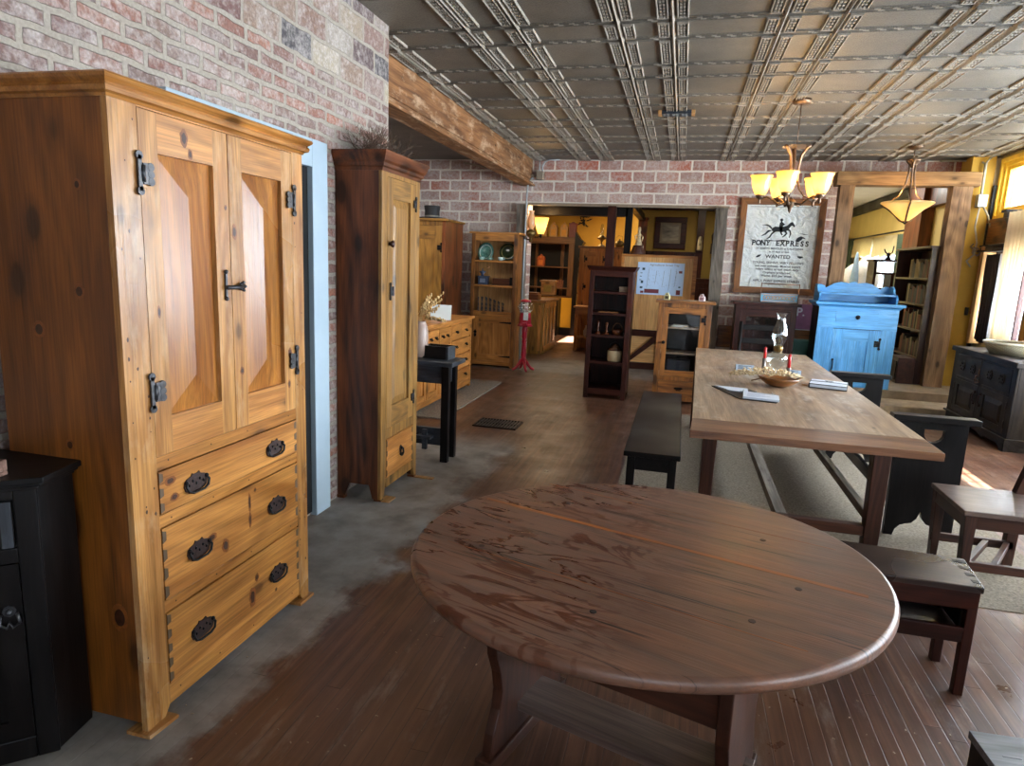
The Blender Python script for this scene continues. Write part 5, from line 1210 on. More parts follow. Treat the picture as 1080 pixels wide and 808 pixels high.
m = MB(); m.box(-.03, Wd+.03, -.03, D, HT-.005, HT+.045); m.build('top_tray_rim', W('carved', 'X'), t, bevel=.004)
for u, v in ((.10, .70), (.76, Wd-.10)):
    d_ = drawer(t, u, v, .53, HT-.03, 'carved')
    for k in range(2):
        m = MB(); xc = u+(v-u)*(.28+.44*k); m.prism(circ(xc, .65, .055, 0, 345, 16), 'y', -.014, -.002)
        for a in range(6): m.ball((xc+.035*math.cos(a*PI/3), -.016, .65+.035*math.sin(a*PI/3)), (.014, .008, .014), 6)
        m.build('rosette', W('carved', 'X'), d_)
    dd = door(t, u, v, .14, .50, 'carved', .09, .06, .06, style='raised', rise=.02)
    m = MB(); xk = v-.04 if u < .5 else u+.04; m.tube([(xk, -.004, .42), (xk, -.02, .40), (xk, -.02, .34), (xk, -.004, .32)], .008, 6); m.ball((xk, -.004, .43), .015, 8); m.ball((xk, -.004, .31), .015, 8); m.build('handle', RUST, dd)
    xh = u+.012 if u < .5 else v-.012
    m = MB(); m.box(xh-.01, xh+.01, -.006, 0, .20, .27); m.box(xh-.01, xh+.01, -.006, 0, .38, .45); m.build('hinge', RUST, dd)
m = MB(); m.tube([(.66, -.02, .60), (.72, -.04, .57), (.78, -.03, .55), (.70, -.03, .53), (.66, -.03, .56), (.74, -.035, .61)], .008, 6); m.tube([(.74, -.03, .60), (.75, -.03, .68)], .007, 6); m.build('leather_tie', plain('leather', '#5d4636', .7), t)
# baskets on it
def weave(name, hexc):
    m = NT(name); o = m.objco(False)
    sp = m.n('ShaderNodeSeparateXYZ', {0: o}); an = m.math('ARCTAN2', sp.outputs[1], sp.outputs[0])
    a = m.math('SINE', m.math('MULTIPLY', an, 44.0)); b = m.math('SINE', m.math('MULTIPLY', sp.outputs[2], 420.0)); f_ = m.math('MULTIPLY', a, b)
    m.set(color=m.ramp(f_, [(.1, tuple(x*.55 for x in lin(hexc)[:3])+(1,)), (.6, lin(hexc))]), rough=.75); m.bump(f_, .6, .006); return m.m
WV = weave('basket_weave', '#b5aa8a')
t = thing('wide_basket', 'wide shallow woven basket on the carved dresser by the window', 'basket', (3.33, 7.70, .845))
m = MB(); m.lathe([(.20, 0), (.23, .05), (.265, .12), (.255, .12), (.20, .02), (.0001, .015)], n=40); m.build('basket_bowl', WV, t)
m = MB(); m.tube([(.262*math.cos(a*PI/16), .262*math.sin(a*PI/16), .12) for a in range(33)], .011, 6); m.build('rim', plain('pale_cane', '#d4cdb8', .6), t)
t = thing('small_basket', 'small woven basket at the near end of the carved dresser, cut by the right edge', 'basket', (3.36, 7.18, .845))
m = MB(); m.lathe([(.10, 0), (.13, .06), (.15, .10), (.143, .10), (.10, .015), (.0001, .012)], n=32); m.build('basket_bowl', WV, t)
m = MB(); m.tube([(.147*math.cos(a*PI/12), .147*math.sin(a*PI/12), .10) for a in range(25)], .009, 6); m.build('rim', plain('pale_cane', '#d4cdb8', .6), t)
m = MB(); m.lathe([(.05, 0), (.055, .03), (.03, .06), (.0001, .065)], n=14); tag(put(m.build('clay_knob', plain('brown_clay', '#6a5040', .6)), 3.55, 8.1, .845), 'small brown lump standing behind the wide basket', 'clay pot')

# ------------------------------------------------------------------ round table
TA = R(-16.6)
t = thing('round_table', 'large round walnut pedestal table with dusty scratched plank top in the foreground', 'table', (-.045, 1.84, 0), TA)
RT = wood('roundtop', '#34190f', '#764428', 'X', knot=.25, rough=.26, ring=13, bump=.5)
def dusty_top(mt):
    # dust film with finger-wiped streaks, and dark checks along the grain
    m = NT.__new__(NT); m.m = mt; m.t = mt.node_tree; m.b = m.t.nodes['Principled BSDF']; m.out = m.t.nodes['Material Output']
    o = m.objco(False); sp = m.n('ShaderNodeSeparateXYZ', {0: o}); X, Y = sp.outputs[0], sp.outputs[1]
    src = m.b.inputs['Base Color'].links[0].from_socket
    rsrc = m.b.inputs['Roughness'].links[0].from_socket
    dust = m.ramp(m.noise(o, 2.4, 4, .6), [(.3, .35), (.7, .8)])
    wz = m.n('ShaderNodeTexNoise', {'Vector': m.mapping(o, (1.8, 6, 1), rot=(0, 0, R(34))), 'Scale': 1.25, 'Detail': 3.0, 'Roughness': .55, 'Distortion': 1.6}).outputs[0]
    band = m.ramp(wz, [(.48, 0.0), (.495, 1.0), (.53, 1.0), (.545, 0.0)])
    wz2 = m.n('ShaderNodeTexNoise', {'Vector': m.mapping(o, (3, 16, 1), rot=(0, 0, R(-8))), 'Scale': 1.3, 'Detail': 2.0, 'Distortion': 1.2}).outputs[0]
    band2 = m.ramp(wz2, [(.60, 0.0), (.63, 1.0)])
    left = m.ramp(m.math('ADD', m.math('MULTIPLY', X, -1.0), m.math('MULTIPLY', m.noise(o, 3, 3), .5)), [(.05, 0.0), (.35, 1.0)])
    wiped = m.math('MULTIPLY', m.math('MAXIMUM', band, m.math('MULTIPLY', band2, .8)), left)
    dust = m.math('MULTIPLY', dust, m.math('SUBTRACT', 1.0, wiped))
    col = m.mix(m.math('MULTIPLY', dust, .55), src, lin('#947868'))
    col = m.mix(m.math('MULTIPLY', wiped, .6), col, lin('#54220f'))
    ck = m.noise(m.mapping(o, (2.6, 75, 1)), 1.0, 4, .6, .2)
    ckm = m.math('MULTIPLY', m.ramp(ck, [(.59, 0.0), (.64, 1.0)]), m.ramp(m.noise(m.mapping(o, (2, 4, 1)), 1.4, 2), [(.46, 0.0), (.58, 1.0)]))
    col = m.mix(m.math('MULTIPLY', ckm, .9), col, lin('#140a07'))
    nick = m.noise(m.mapping(o, (30, 60, 1), rot=(0, 0, R(25))), 1.0, 3, .7, .6)
    nm = m.math('MULTIPLY', m.ramp(nick, [(.66, 0.0), (.70, 1.0)]), m.ramp(m.noise(o, 3.3, 2), [(.45, 0.0), (.6, 1.0)]))
    col = m.mix(m.math('MULTIPLY', nm, .5), col, lin('#3c3436'))
    m.t.links.new(col, m.b.inputs['Base Color'])
    m.t.links.new(m.math('ADD', rsrc, m.math('MULTIPLY', dust, .14)), m.b.inputs['Roughness'])
dusty_top(RT)
def ell(a):
    # long axis of the rim lies 16 degrees up from world X
    b = R(16)-TA; ca, sa = math.cos(a), math.sin(a); x, y = .672*ca, .605*sa
    return (x*math.cos(b)-y*math.sin(b), x*math.sin(b)+y*math.cos(b))
NN = 96; m = MB()
prof = [(-.020, .703), (-.004, .706), (0, .716), (0, .727), (-.006, .737), (-.014, .740)]
vs = []
for d, z in prof:
    for k in range(NN):
        x, y = ell(2*PI*k/NN); l = math.hypot(x, y); s = (l+d)/l; vs.append((x*s, y*s, z))
fs = []
for i in range(len(prof)-1):
    for k in range(NN): l = (k+1) % NN; fs.append((i*NN+k, i*NN+l, (i+1)*NN+l, (i+1)*NN+k))
m.add(vs, fs, 0, None, True); b = 0
m.f.append(list(range(NN))[::-1]); m.m.append(0); m.s.append(False); m.f.append([(len(prof)-1)*NN+k for k in range(NN)]); m.m.append(0); m.s.append(False)
top = m.build('tabletop', RT, t)
SEAM = wood('seamwood', '#7a3f16', '#b0662a', 'X', rough=.35, ring=16)
m = MB()
for y, w_ in ((.085, .009), (-.28, .0012), (.36, .0012)):
    L_ = .60 if abs(y) < .2 else .50
    m.box(-L_, L_-.02, y-w_, y+w_, .7395, .7404)
m.build('board_seam', SEAM, top)
PEG = plain('dark_peg', '#33261f', .5)
for (x, y) in ((.35, -.22), (.42, .02), (-.40, -.25), (-.35, .22), (.28, .30), (.02, -.40)):
    m = MB(); m.prism(circ(x, y, .009, 0, 315, 8), 'z', .7395, .7412); m.build('peg', PEG, top)
for sx_ in (-1, 1):
    # shaped end board, thin along the table's long run
    pr = [(-.235, 0), (-.24, .05), (-.225, .12), (-.195, .19), (-.185, .25), (-.20, .32), (-.228, .39), (-.235, .45), (-.235, .70)]
    poly = pr + [(-y, z) for y, z in pr[::-1]]
    x0 = -.365 if sx_ < 0 else .315
    m = MB(); m.prism(poly, 'x', x0-.018, x0+.018); m.build('end_board', W('walnut', 'Z'), t, bevel=.004)
    m = MB(); m.box(x0-.03, x0+.03, -.26, .26, 0, .05); m.build('foot', W('walnut', 'Y'), t, bevel=.006)
m = MB(); m.box(-.41, .36, -.085, .085, .125, .155); m.build('shelf_stretcher', wood('shelfgrey', '#4b3a34', '#75625a', 'X', rough=.35, ring=16), t, bevel=.003)
for sx_ in (-1, 1):
    m = MB(); m.box((-.40 if sx_ < 0 else .345)-.008, (-.40 if sx_ < 0 else .345)+.008, -.02, .02, .11, .18); m.build('wedge', W('walnut', 'Z'), t, bevel=.002)
m = MB(); m.box(-.347, .297, -.215, -.19, .42, .703); m.box(-.347, .297, .19, .215, .42, .703); m.build('apron', W('walnut', 'X'), t, bevel=.003)
m = MB(); m.box(-.41, -.385, -.30, .30, .675, .703); m.box(.335, .36, -.30, .30, .675, .703); m.build('batten', W('walnut', 'Y'), t, bevel=.003)

# ------------------------------------------------------------------ rug under the trestle table
m = MB(); m.box(-.33, 2.05, 3.42, 7.25, 0, .004)
tag(m.build('woven_rug', plain('grey_beige_carpet', '#786e5f', .95, 0, .45, 80, .3)), 'large grey-beige speckled carpet under the trestle table', 'rug')

# ------------------------------------------------------------------ floor grate and ceiling grille
t = thing('floor_grate', 'black iron floor register set in the floorboards', 'floor vent', (-1.84, 5.84, .001))
m = MB(); m.box(0, .43, 0, .012, 0, .012); m.box(0, .43, .318, .33, 0, .012); m.box(0, .012, .012, .318, 0, .012); m.box(.418, .43, .012, .318, 0, .012)
m.build('frame', IRON, t)
for i in range(13):
    m = MB(); x = .028+i*.0305; m.prism([(x, .012), (x+.012, .012), (x+.012, .318), (x, .318)], 'z', .001, .011); m.build('bar', IRONL, t)
m = MB(); m.box(.01, .42, .01, .32, 0, .0015); m.box(.01, .42, .158, .17, .002, .009); m.build('well', BLACK, t)
t = thing('ceiling_grille', 'small dark rectangular grille with tan ends on the tin ceiling', 'ceiling vent', (-.37, 6.95, 3.065))
m = MB(); m.box(.035, .32, 0, .13, 0, .034); m.build('grille_body', plain('slate_metal', '#26303a', .5, .2), t, bevel=.003)
m = MB(); m.box(0, .035, 0, .13, 0, .034); m.box(.32, .355, 0, .13, 0, .034); m.build('end_plate', plain('tan_plastic', '#b58a55', .5), t, bevel=.003)
m = MB()
for i in range(3):
    for j in range(3): 
        for k in range(2): m.box(.05+i*.088+k*.034, .075+i*.088+k*.034, .02+j*.035, .032+j*.035, -.002, 0)
m.build('slots', plain('pale_slots', '#8f9699', .5), t)

# ------------------------------------------------------------------ chandelier and pendant
BRONZE = plain('bronze_metal', '#6b5643', .38, .75, .3, 12)
t = thing('chandelier', 'five-shade bronze chandelier with lit amber glass shades', 'chandelier', (.90, 6.64, 0), R(0))
m = MB(); m.lathe([(.0001, 3.07), (.03, 3.055), (.075, 3.065), (.085, 3.10)], n=28); m.build('canopy', BRONZE, t)
m = MB(); m.tube([(0, 0, 3.06), (0, 0, 2.68)], .005, 6); m.build('rod', BRONZE, t)
m = MB(); m.lathe([(.0001, 2.11), (.012, 2.13), (.018, 2.16), (.035, 2.18), (.05, 2.21), (.03, 2.235), (.012, 2.25), (.0001, 2.26)], n=20); m.build('hub', BRONZE, t)
for a in (-26, 94, 214):
    c, s = math.cos(R(a)), math.sin(R(a))
    pts = [(.125, 2.70), (.10, 2.685), (.055, 2.62), (.038, 2.52), (.038, 2.42), (.06, 2.33), (.11, 2.26), (.19, 2.225)]
    m = MB(); m.tube([(r*c, r*s, z) for r, z in pts], [.02, .02, .018, .016, .015, .012, .010, .009], 8, flat=.6); m.build('scroll', BRONZE, t)
m = MB(); m.lathe([(.125, 2.695), (.11, 2.70), (.0001, 2.70)], n=24); m.build('cap_plate', BRONZE, t)
for k in range(5):
    a = R(180+72*k); c, s = math.cos(a), math.sin(a)
    m = MB(); m.tube([(.03*c, .03*s, 2.20), (.10*c, .10*s, 2.185), (.15*c, .15*s, 2.225), (.21*c, .21*s, 2.255), (.27*c, .27*s, 2.235)], [.010, .011, .010, .009, .008], 8); m.lathe([(.008, 2.19), (.012, 2.205), (.008, 2.23), (.03, 2.245), (.042, 2.27), (.02, 2.275)], c=(.27*c, .27*s, 0), n=16); arm = m.build('arm', BRONZE, t)
    m = MB(); m.lathe([(.038, 2.265), (.06, 2.30), (.078, 2.36), (.088, 2.42), (.098, 2.435), (.100, 2.445), (.092, 2.44), (.083, 2.42), (.073, 2.36), (.055, 2.305), (.0001, 2.275)], c=(.27*c, .27*s, 0), n=28); m.build('lamp_shade', AMBER, t)
    m = MB(); m.ball((.27*c, .27*s, 2.355), (.030, .030, .036), 12); m.build('bulb', BULB, t)
    point('bulb_light', (.90+.27*c, 6.64+.27*s, 2.47), 3.6)
t = thing('bowl_pendant', 'lit amber glass bowl pendant lamp hanging before the timber doorway', 'pendant lamp', (2.50, 8.90, 0))
m = MB(); m.lathe([(.0001, 3.05), (.03, 3.05), (.08, 3.075), (.085, 3.10)], n=28); m.build('canopy', BRONZE, t)
m = MB(); m.tube([(0, 0, 3.06), (0, 0, 2.92)], .006, 6); m.lathe([(.085, 2.94), (.06, 2.92), (.025, 2.88), (.022, 2.85)], n=20); m.build('rod', BRONZE, t)
for a in (20, 140, 260):
    c, s = math.cos(R(a)), math.sin(R(a)); pts = [(.075, 2.93), (.04, 2.89), (.032, 2.80), (.05, 2.67), (.11, 2.54), (.20, 2.475), (.285, 2.45), (.292, 2.425), (.23, 2.395), (.135, 2.32), (.07, 2.25), (.015, 2.225)]
    m = MB(); m.tube([(r*c, r*s, z) for r, z in pts], .010, 8); m.build('strap', BRONZE, t)
m = MB(); m.lathe([(.0001, 2.235), (.04, 2.245), (.10, 2.295), (.18, 2.375), (.255, 2.425), (.285, 2.445), (.28, 2.455), (.25, 2.435), (.17, 2.385), (.09, 2.305), (.0001, 2.25)], n=44); m.build('glass_bowl', AMBER, t)
m = MB(); m.lathe([(.0001, 2.20), (.012, 2.21), (.022, 2.225), (.02, 2.24), (.0001, 2.245)], n=14); m.build('finial', IRON, t)
m = MB(); m.ball((.04, -.03, 2.38), .032, 12); m.build('bulb', BULB, t)
point('bulb_light', (2.50, 8.90, 2.50), 9)

# ------------------------------------------------------------------ room beyond the wide opening
def house(name, x, y, z, w_, h, col, label, roof=True, hole='#c98a2e', group=None):
    t = thing(name, label, 'box', (x, y, z), 0, group)
    m = MB(); m.box(-w_/2, w_/2, 0, w_*.8, 0, h*.66); m.build('house_body', plain(name+col, col, .6, 0, .15), t, bevel=.003)
    if roof:
        m = MB(); m.prism([(-w_*.5, h*.66), (w_*.5, h*.66), (w_*.36, h*.80), (w_*.14, h*.88), (0, h), (-w_*.14, h*.88), (-w_*.36, h*.80)], 'y', 0, w_*.8); m.build('roof', plain(name+col, col, .6, 0, .15), t)
    m = MB(); m.prism(circ(0, h*.74, w_*.13, 0, 330, 10), 'y', -.006, 0); m.box(-w_*.3, w_*.3, -.004, 0, h*.08, h*.5); m.build('front_panel', plain('panel'+hole, hole, .6), t)
    return t
t = thing('wall_shelf_unit', 'wide brown shelf unit with posts in the room beyond, lantern boxes on its top', 'shelves', (-3.62, 14.8, .84))
WS = wood('shelfbrown', '#4a2d14', '#7d5228', 'X', rough=.5, ring=9); WZ = wood('shelfbrown', '#4a2d14', '#7d5228', 'Z', rough=.5, ring=9)
m = MB(); m.box(0, 1.28, 0, .40, 1.20, 1.35); m.build('top', WS, t, bevel=.006)
m = MB(); m.box(.02, 1.2, .02, .40, .66, .69); m.box(.02, 1.2, .02, .40, .19, .22); m.build('shelf', WS, t, bevel=.004)
m = MB(); m.box(1.10, 1.22, .0, .08, .02, 1.20); m.build('post', WZ, t, bevel=.004)
m = MB(); m.box(0, .08, .0, .08, .02, 1.20); m.build('post', WZ, t, bevel=.004)
m = MB(); m.box(0, 1.24, .40, .42, .02, 1.2); m.build('back_board', plain('dark_back', '#191310', .8), t)  # near-black back board
m = MB(); m.box(.26, .32, .36, .40, .02, 1.2); m.box(.86, .93, .36, .40, .02, 1.2); m.box(.0, 1.22, .0, .42, 0, .03); m.build('back_rail', WZ, t)
for x, lab in ((-3.14, 'tan lantern-shaped wooden box nearest the lit wall light on the brown shelf unit'), (-2.90, 'tan lantern-shaped wooden box, middle one on the brown shelf unit'), (-2.66, 'tan lantern-shaped wooden box beside the red canister')):
    house('lantern_box', x, 14.83, 2.19, .17, .32, '#b5874e', lab)
m = MB(); m.box(-.08, .08, 0, .15, 0, .30); m.box(-.09, .09, -.01, .16, .28, .31); m.prism([(-.05, .31), (.05, .31), (.02, .34), (-.02, .34)], 'y', .05, .10)
tag(put(m.build('red_canister', plain('brick_red_tin', '#6d2a22', .5, 0, .2), bevel=.005), -2.47, 14.85, 2.19), 'tall brick-red canister on the right end of the brown shelf unit', 'canister')
house('orange_lantern', -3.17, 14.88, 1.53, .17, .27, '#a24c1e', 'orange house-shaped lantern on the middle shelf of the brown unit', hole='#c96f2a')
for i, (x, c_) in enumerate(((-3.03, '#4d2b1c'), (-2.86, '#8a5a36'), (-2.70, '#7c4a30'))):
    t = thing('patterned_tin', ('dark', 'tan', 'brown')[i] + ' patterned tin on the lowest shelf of the brown unit', 'tin', (x, 14.85, 1.06))
    m = MB(); m.box(-.07, .07, 0, .12, 0, .17); m.build('tin_body', plain('tin'+c_, c_, .5), t, bevel=.004)
    m = MB()
    for a in range(3):
        for b in range(4): m.prism([(-.045+.045*a, .012+.04*b), (-.03+.045*a, .03+.04*b), (-.045+.045*a, .048+.04*b), (-.06+.045*a, .03+.04*b)], 'y', -.003, 0)
    m.build('diamond_pattern', plain('pattern_dark', '#26140d', .6), t)
t = thing('small_chest', 'small gold-fronted chest at the left of the patterned tins', 'chest', (-2.40, 11.4, 1.04))
m = MB(); m.box(-.0, .24, 0, .2, 0, .22); m.box(-.02, .26, -.02, .22, .22, .25); m.build('chest_body', W('honey', 'X'), t, bevel=.004)
m = MB(); m.box(.05, .19, -.008, 0, .05, .17); m.build('front_plate', plain('dull_gold', '#9a7a35', .4, .4), t)
t = thing('shop_counter', 'brown panelled counter just beyond the wide opening on the left', 'counter', (-2.95, 11.2, 0))
m = MB(); m.box(0, .65, 0, 1.2, 0, .90); m.build('body', W('wardrobe', 'Z'), t, bevel=.004)
m = MB(); m.box(-.03, .70, -.04, 1.24, .90, .94); m.build('worktop', W('glassoak', 'X'), t, bevel=.006)
m = MB()
for y in (.08, .36, .64, .92): m.box(.65, .665, y, y+.06, .06, .86)
for x in (.05, .3, .57): m.box(x, x+.05, -.012, 0, .06, .86)
m.box(.65, .665, .08, 1.15, .80, .88); m.box(.65, .665, .08, 1.15, .05, .13); m.build('panel_frame', W('honey', 'Z'), t, bevel=.002)
m = MB(); m.box(0, .32, 0, .3, 0, .10); m.box(.02, .30, .02, .28, .10, .13); tag(put(m.build('document_box', W('redwood', 'X'), bevel=.004), -2.75, 11.3, .94), 'flat reddish wooden box lying on the far counter', 'box')
t = thing('dark_chest', 'dark low cupboard under the brown shelf unit in the far room', 'cupboard', (-3.15, 14.5, 0))
m = MB(); m.box(0, .50, 0, .5, 0, .82); m.build('body', W('black', 'Z'), t, bevel=.006)
m = MB(); m.box(.06, .44, -.012, 0, .10, .74); m.build('front_panel', W('black', 'X'), t, bevel=.004)
m = MB(); m.box(-2.62, -2.22, 14.74, 14.80, .17, .84); o = m.build('painted_board', plain('bright_yellow_panel', '#c99a2a', .35, 0, .06, 4)); tag(o, 'plain yellow panel below the brown shelf unit, right of the dark low cupboard', 'panel')
m = MB(); m.box(-2.64, -1.9, 14.70, 14.76, 0, .17); o = m.build('panel_plinth', W('black', 'X')); tag(o, 'dark plinth on which the yellow panel stands', 'plinth')
# tall pine cupboard beyond
t = thing('far_pine_cupboard', 'tall knotty pine cupboard in the room beyond, an oil lamp standing on it', 'cupboard', (-1.93, 12.6, 0))
Wd, D, HT = .80, .5, 1.90
c = MB(); c.box(0, Wd, .02, D, 0, HT); c.box(0, .08, 0, .02, 0, HT); c.box(Wd-.08, Wd, 0, .02, 0, HT); c.box(.08, Wd-.08, 0, .02, HT-.05, HT); c.box(.08, Wd-.08, 0, .02, 0, .1); c.box(.37, .43, 0, .02, .1, HT-.05); c.build('carcass', W('honey', 'Z'), t, bevel=.003)
m = MB(); m.box(-.03, Wd+.03, -.03, D, HT, HT+.04); m.build('top', W('glassoak', 'X'), t, bevel=.005)
for a, b_ in ((.08, .37), (.43, .72)):
    dd = door(t, a, b_, .10, HT-.05, 'honey', .06, .10, .10, style='flat'); butterfly_hinge(dd, a+.02, 1.70, 1, IRON, 1.0); butterfly_hinge(dd, a+.02, 1.18, 1, IRON, 1.0)
t = thing('brass_oil_lamp', 'dark brass oil lamp with thin chimney on the far pine cupboard', 'oil lamp', (-1.55, 12.75, 1.94))
m = MB(); m.lathe([(.075, 0), (.07, .015), (.02, .04), (.015, .09), (.03, .12), (.085, .15), (.09, .17), (.05, .19), (.03, .22), (.0001, .23)], n=24); m.build('base', BRASS, t)
m = MB(); m.shell([(.03, .21), (.045, .26), (.035, .33), (.022, .42)], n=20); m.build('chimney', GLASS, t)
t = thing('metal_teapot', 'small dark metal teapot on the far pine cupboard, half behind the red-brown post', 'teapot', (-1.21, 12.75, 1.94))
m = MB(); m.lathe([(.06, 0), (.085, .04), (.08, .09), (.05, .12), (.015, .13), (.02, .15), (.0001, .155)], n=20); m.build('pot_body', BRASS, t)
m = MB(); m.tube([(.07, 0, .05), (.12, 0, .08), (.14, 0, .12)], [.014, .010, .008], 8); m.build('spout', BRASS, t)
m = MB(); m.tube([(-.06, 0, .10), (-.07, 0, .17), (-.02, 0, .22), (.05, 0, .20), (.06, 0, .10)], .005, 6); m.build('bail_handle', BRASS, t)
t = thing('work_table', 'small honey-coloured table with a white jug beneath, before the far pine cupboard', 'table', (-1.88, 12.1, 0))
m = MB(); m.box(-.03, .75, -.04, .45, .80, .83); m.build('tabletop', W('honey', 'X'), t, bevel=.004)
m = MB(); m.box(0, .72, 0, .42, .68, .80); m.build('apron', W('honey', 'X'), t, bevel=.003)
for x in (0, .65):
    for y in (0, .36):
        m = MB(); m.box(x, x+.06, y, y+.06, 0, .68); m.build('leg', W('honey', 'Z'), t, bevel=.003)
m = MB(); m.box(0, .72, 0, .42, .22, .25); m.build('shelf', W('honey', 'X'), t)
m = MB(); m.lathe([(.05, 0), (.08, .05), (.085, .12), (.05, .18), (.055, .22), (.0001, .2)], n=20); tag(put(m.build('white_jug', plain('grey_white_glaze', '#a9a49a', .3)), -1.64, 12.25, .25), 'greyish white jug on the lower shelf of the honey-coloured table', 'jug')
m = MB(); m.box(0, .22, 0, .2, 0, .14); tag(put(m.build('grey_box', plain('grey_card', '#77706a', .7), bevel=.004), -1.45, 12.2, .25), 'grey box beside the white jug under the far table', 'box')
# dark hanging leaves and sculpture on yellow wall
m = MB(); random.seed(17)
for i in range(26):
    a = random.uniform(0, 6.28); r = random.uniform(.02, .14); x, z = r*math.cos(a)*.8, r*math.sin(a)*1.2
    d = random.uniform(0, 6.28); m.prism([(x, z), (x+.05*math.cos(d), z+.05*math.sin(d)), (x+.11*math.cos(d+.3), z+.11*math.sin(d+.3)), (x+.05*math.cos(d+.6), z+.05*math.sin(d+.6))], 'y', random.uniform(-.03, 0), random.uniform(.005, .03))
tag(put(m.build('leaf_wreath', plain('black_leaves', '#14120f', .8)), -2.33, 15.5, 2.62), 'black leafy wreath on the yellow wall of the far room', 'wreath')
t = thing('carved_rack', 'dark curvy-edged wooden rack beside the brown shelf unit in the far room', 'rack', (-2.36, 14.6, 0))
m = MB(); m.prism([(0, 0), (.10, 0), (.10, 1.5), (.14, 1.6), (.10, 1.72), (.17, 1.85), (.13, 1.98), (.20, 2.08), (.10, 2.16), (0, 2.3)], 'y', 0, .3); m.build('side_board', W('black', 'Z'), t)
m = MB(); m.box(.10, .34, .05, .3, 1.42, 1.45); m.box(.10, .34, .05, .3, .95, .98); m.box(.31, .34, .05, .3, .9, 1.75); m.box(.12, .30, .05, .2, 1.45, 1.72); m.build('shelf', W('black', 'X'), t)
# picture, door, dark chair rail room on the right
t = thing('framed_picture', 'dark-framed grey picture on the ochre wall of the far room', 'picture', (-.62, 13.66, 1.97))
m = MB(); m.box(0, .62, 0, .03, 0, .11); m.box(0, .62, 0, .03, .51, .62); m.box(0, .11, 0, .03, .11, .51); m.box(.51, .62, 0, .03, .11, .51); m.build('frame', W('darkred', 'X'), t, bevel=.01)
m = MB(); m.box(.11, .51, .012, .02, .11, .51); m.build('mount', plain('grey_mount', '#6b6558', .6), t)
pg = NT('misty_picture'); po = pg.objco(False); pg.set(color=pg.ramp(pg.noise(pg.mapping(po, (2, 1, 9)), 1.5, 4, .6), [(.3, lin('#2a2a28')), (.7, lin('#8d8a80'))]), rough=.4)
m = MB(); m.box(.15, .47, .008, .013, .15, .47); m.build('print', pg.m, t)
m = MB(); m.box(0, .16, 0, .1, 0, 2.5); m.box(-.02, .18, -.02, .12, 2.5, 2.56); tag(put(m.build('tall_board', W('redwood', 'Z'), bevel=.004), -.92, 13.5, 0), 'tall narrow red-brown upright cupboard edge left of the framed picture', 'upright')
m = MB(); m.lathe([(.05, 0), (.05, .03), (.045, .2), (.03, .26), (.0001, .28)], n=16); m.tube([(0, -.05, .1), (0, -.09, .14), (0, -.05, .22)], .01, 6)
tag(put(m.build('candle_sconce', plain('pale_metal', '#b9b199', .35, .5)), .27, 13.50, 1.95), 'pale metal candle sconce on the dark post right of the framed picture', 'sconce')
m = MB(); m.tube([(0, 0, 0), (-.10, 0, .10), (-.12, 0, .25), (-.05, 0, .38), (.08, 0, .44)], .022, 8); m.tube([(.0, 0, .30), (-.02, 0, .12), (.06, 0, .18), (.14, 0, .40)], .016, 8); m.box(-.14, -.11, -.02, .02, -.1, .1)
tag(put(m.build('bridle', plain('dark_leather', '#2b1f16', .6)), .62, 13.60, 2.0), 'dark leather bridle hanging on the yellow wall by the grey post', 'bridle')
t = thing('panelled_chest', 'dark panelled cupboard low behind the pine partition', 'cupboard', (.20, 13.0, 0))
m = MB(); m.box(0, .9, 0, .5, 0, 1.42); m.build('body', W('darkred', 'Z'), t, bevel=.004)
for x in (.06, .48):
    m = MB(); m.box(x, x+.36, -.014, 0, .8, 1.34); m.box(x+.05, x+.31, -.024, -.014, .9, 1.24); m.build('door', W('darkred', 'Z'), t, bevel=.004)

# ------------------------------------------------------------------ room beyond the timber doorway
FZ = .205
t = thing('book_case', 'tall dark bookcase full of books seen through the timber doorway', 'bookcase', (3.05, 10.95, FZ), R(-90))
Wd, D, HT = 1.40, .32, 1.76
c = MB(); c.box(0, .03, 0, D, 0, HT); c.box(Wd-.03, Wd, 0, D, 0, HT); c.box(.03, Wd-.03, D-.02, D, 0, HT); c.box(.03, Wd-.03, .0, D-.02, 0, .06); c.build('carcass', W('walnut', 'Z'), t, bevel=.002)
SZ = (.32, .68, 1.02, 1.36)
for z in SZ: m = MB(); m.box(.03, Wd-.03, .004, D-.02, z, z+.025); m.build('shelf', W('walnut', 'X'), t, bevel=.002)
m = MB(); m.box(-.02, Wd+.02, -.03, D, HT, HT+.03); m.build('top', W('walnut', 'X'), t, bevel=.004)
random.seed(44); BK = ['#3b2a22', '#5d2a24', '#2c3238', '#6b5a3c', '#403224', '#7b4234', '#23262c', '#8a7a58']
protos = {}
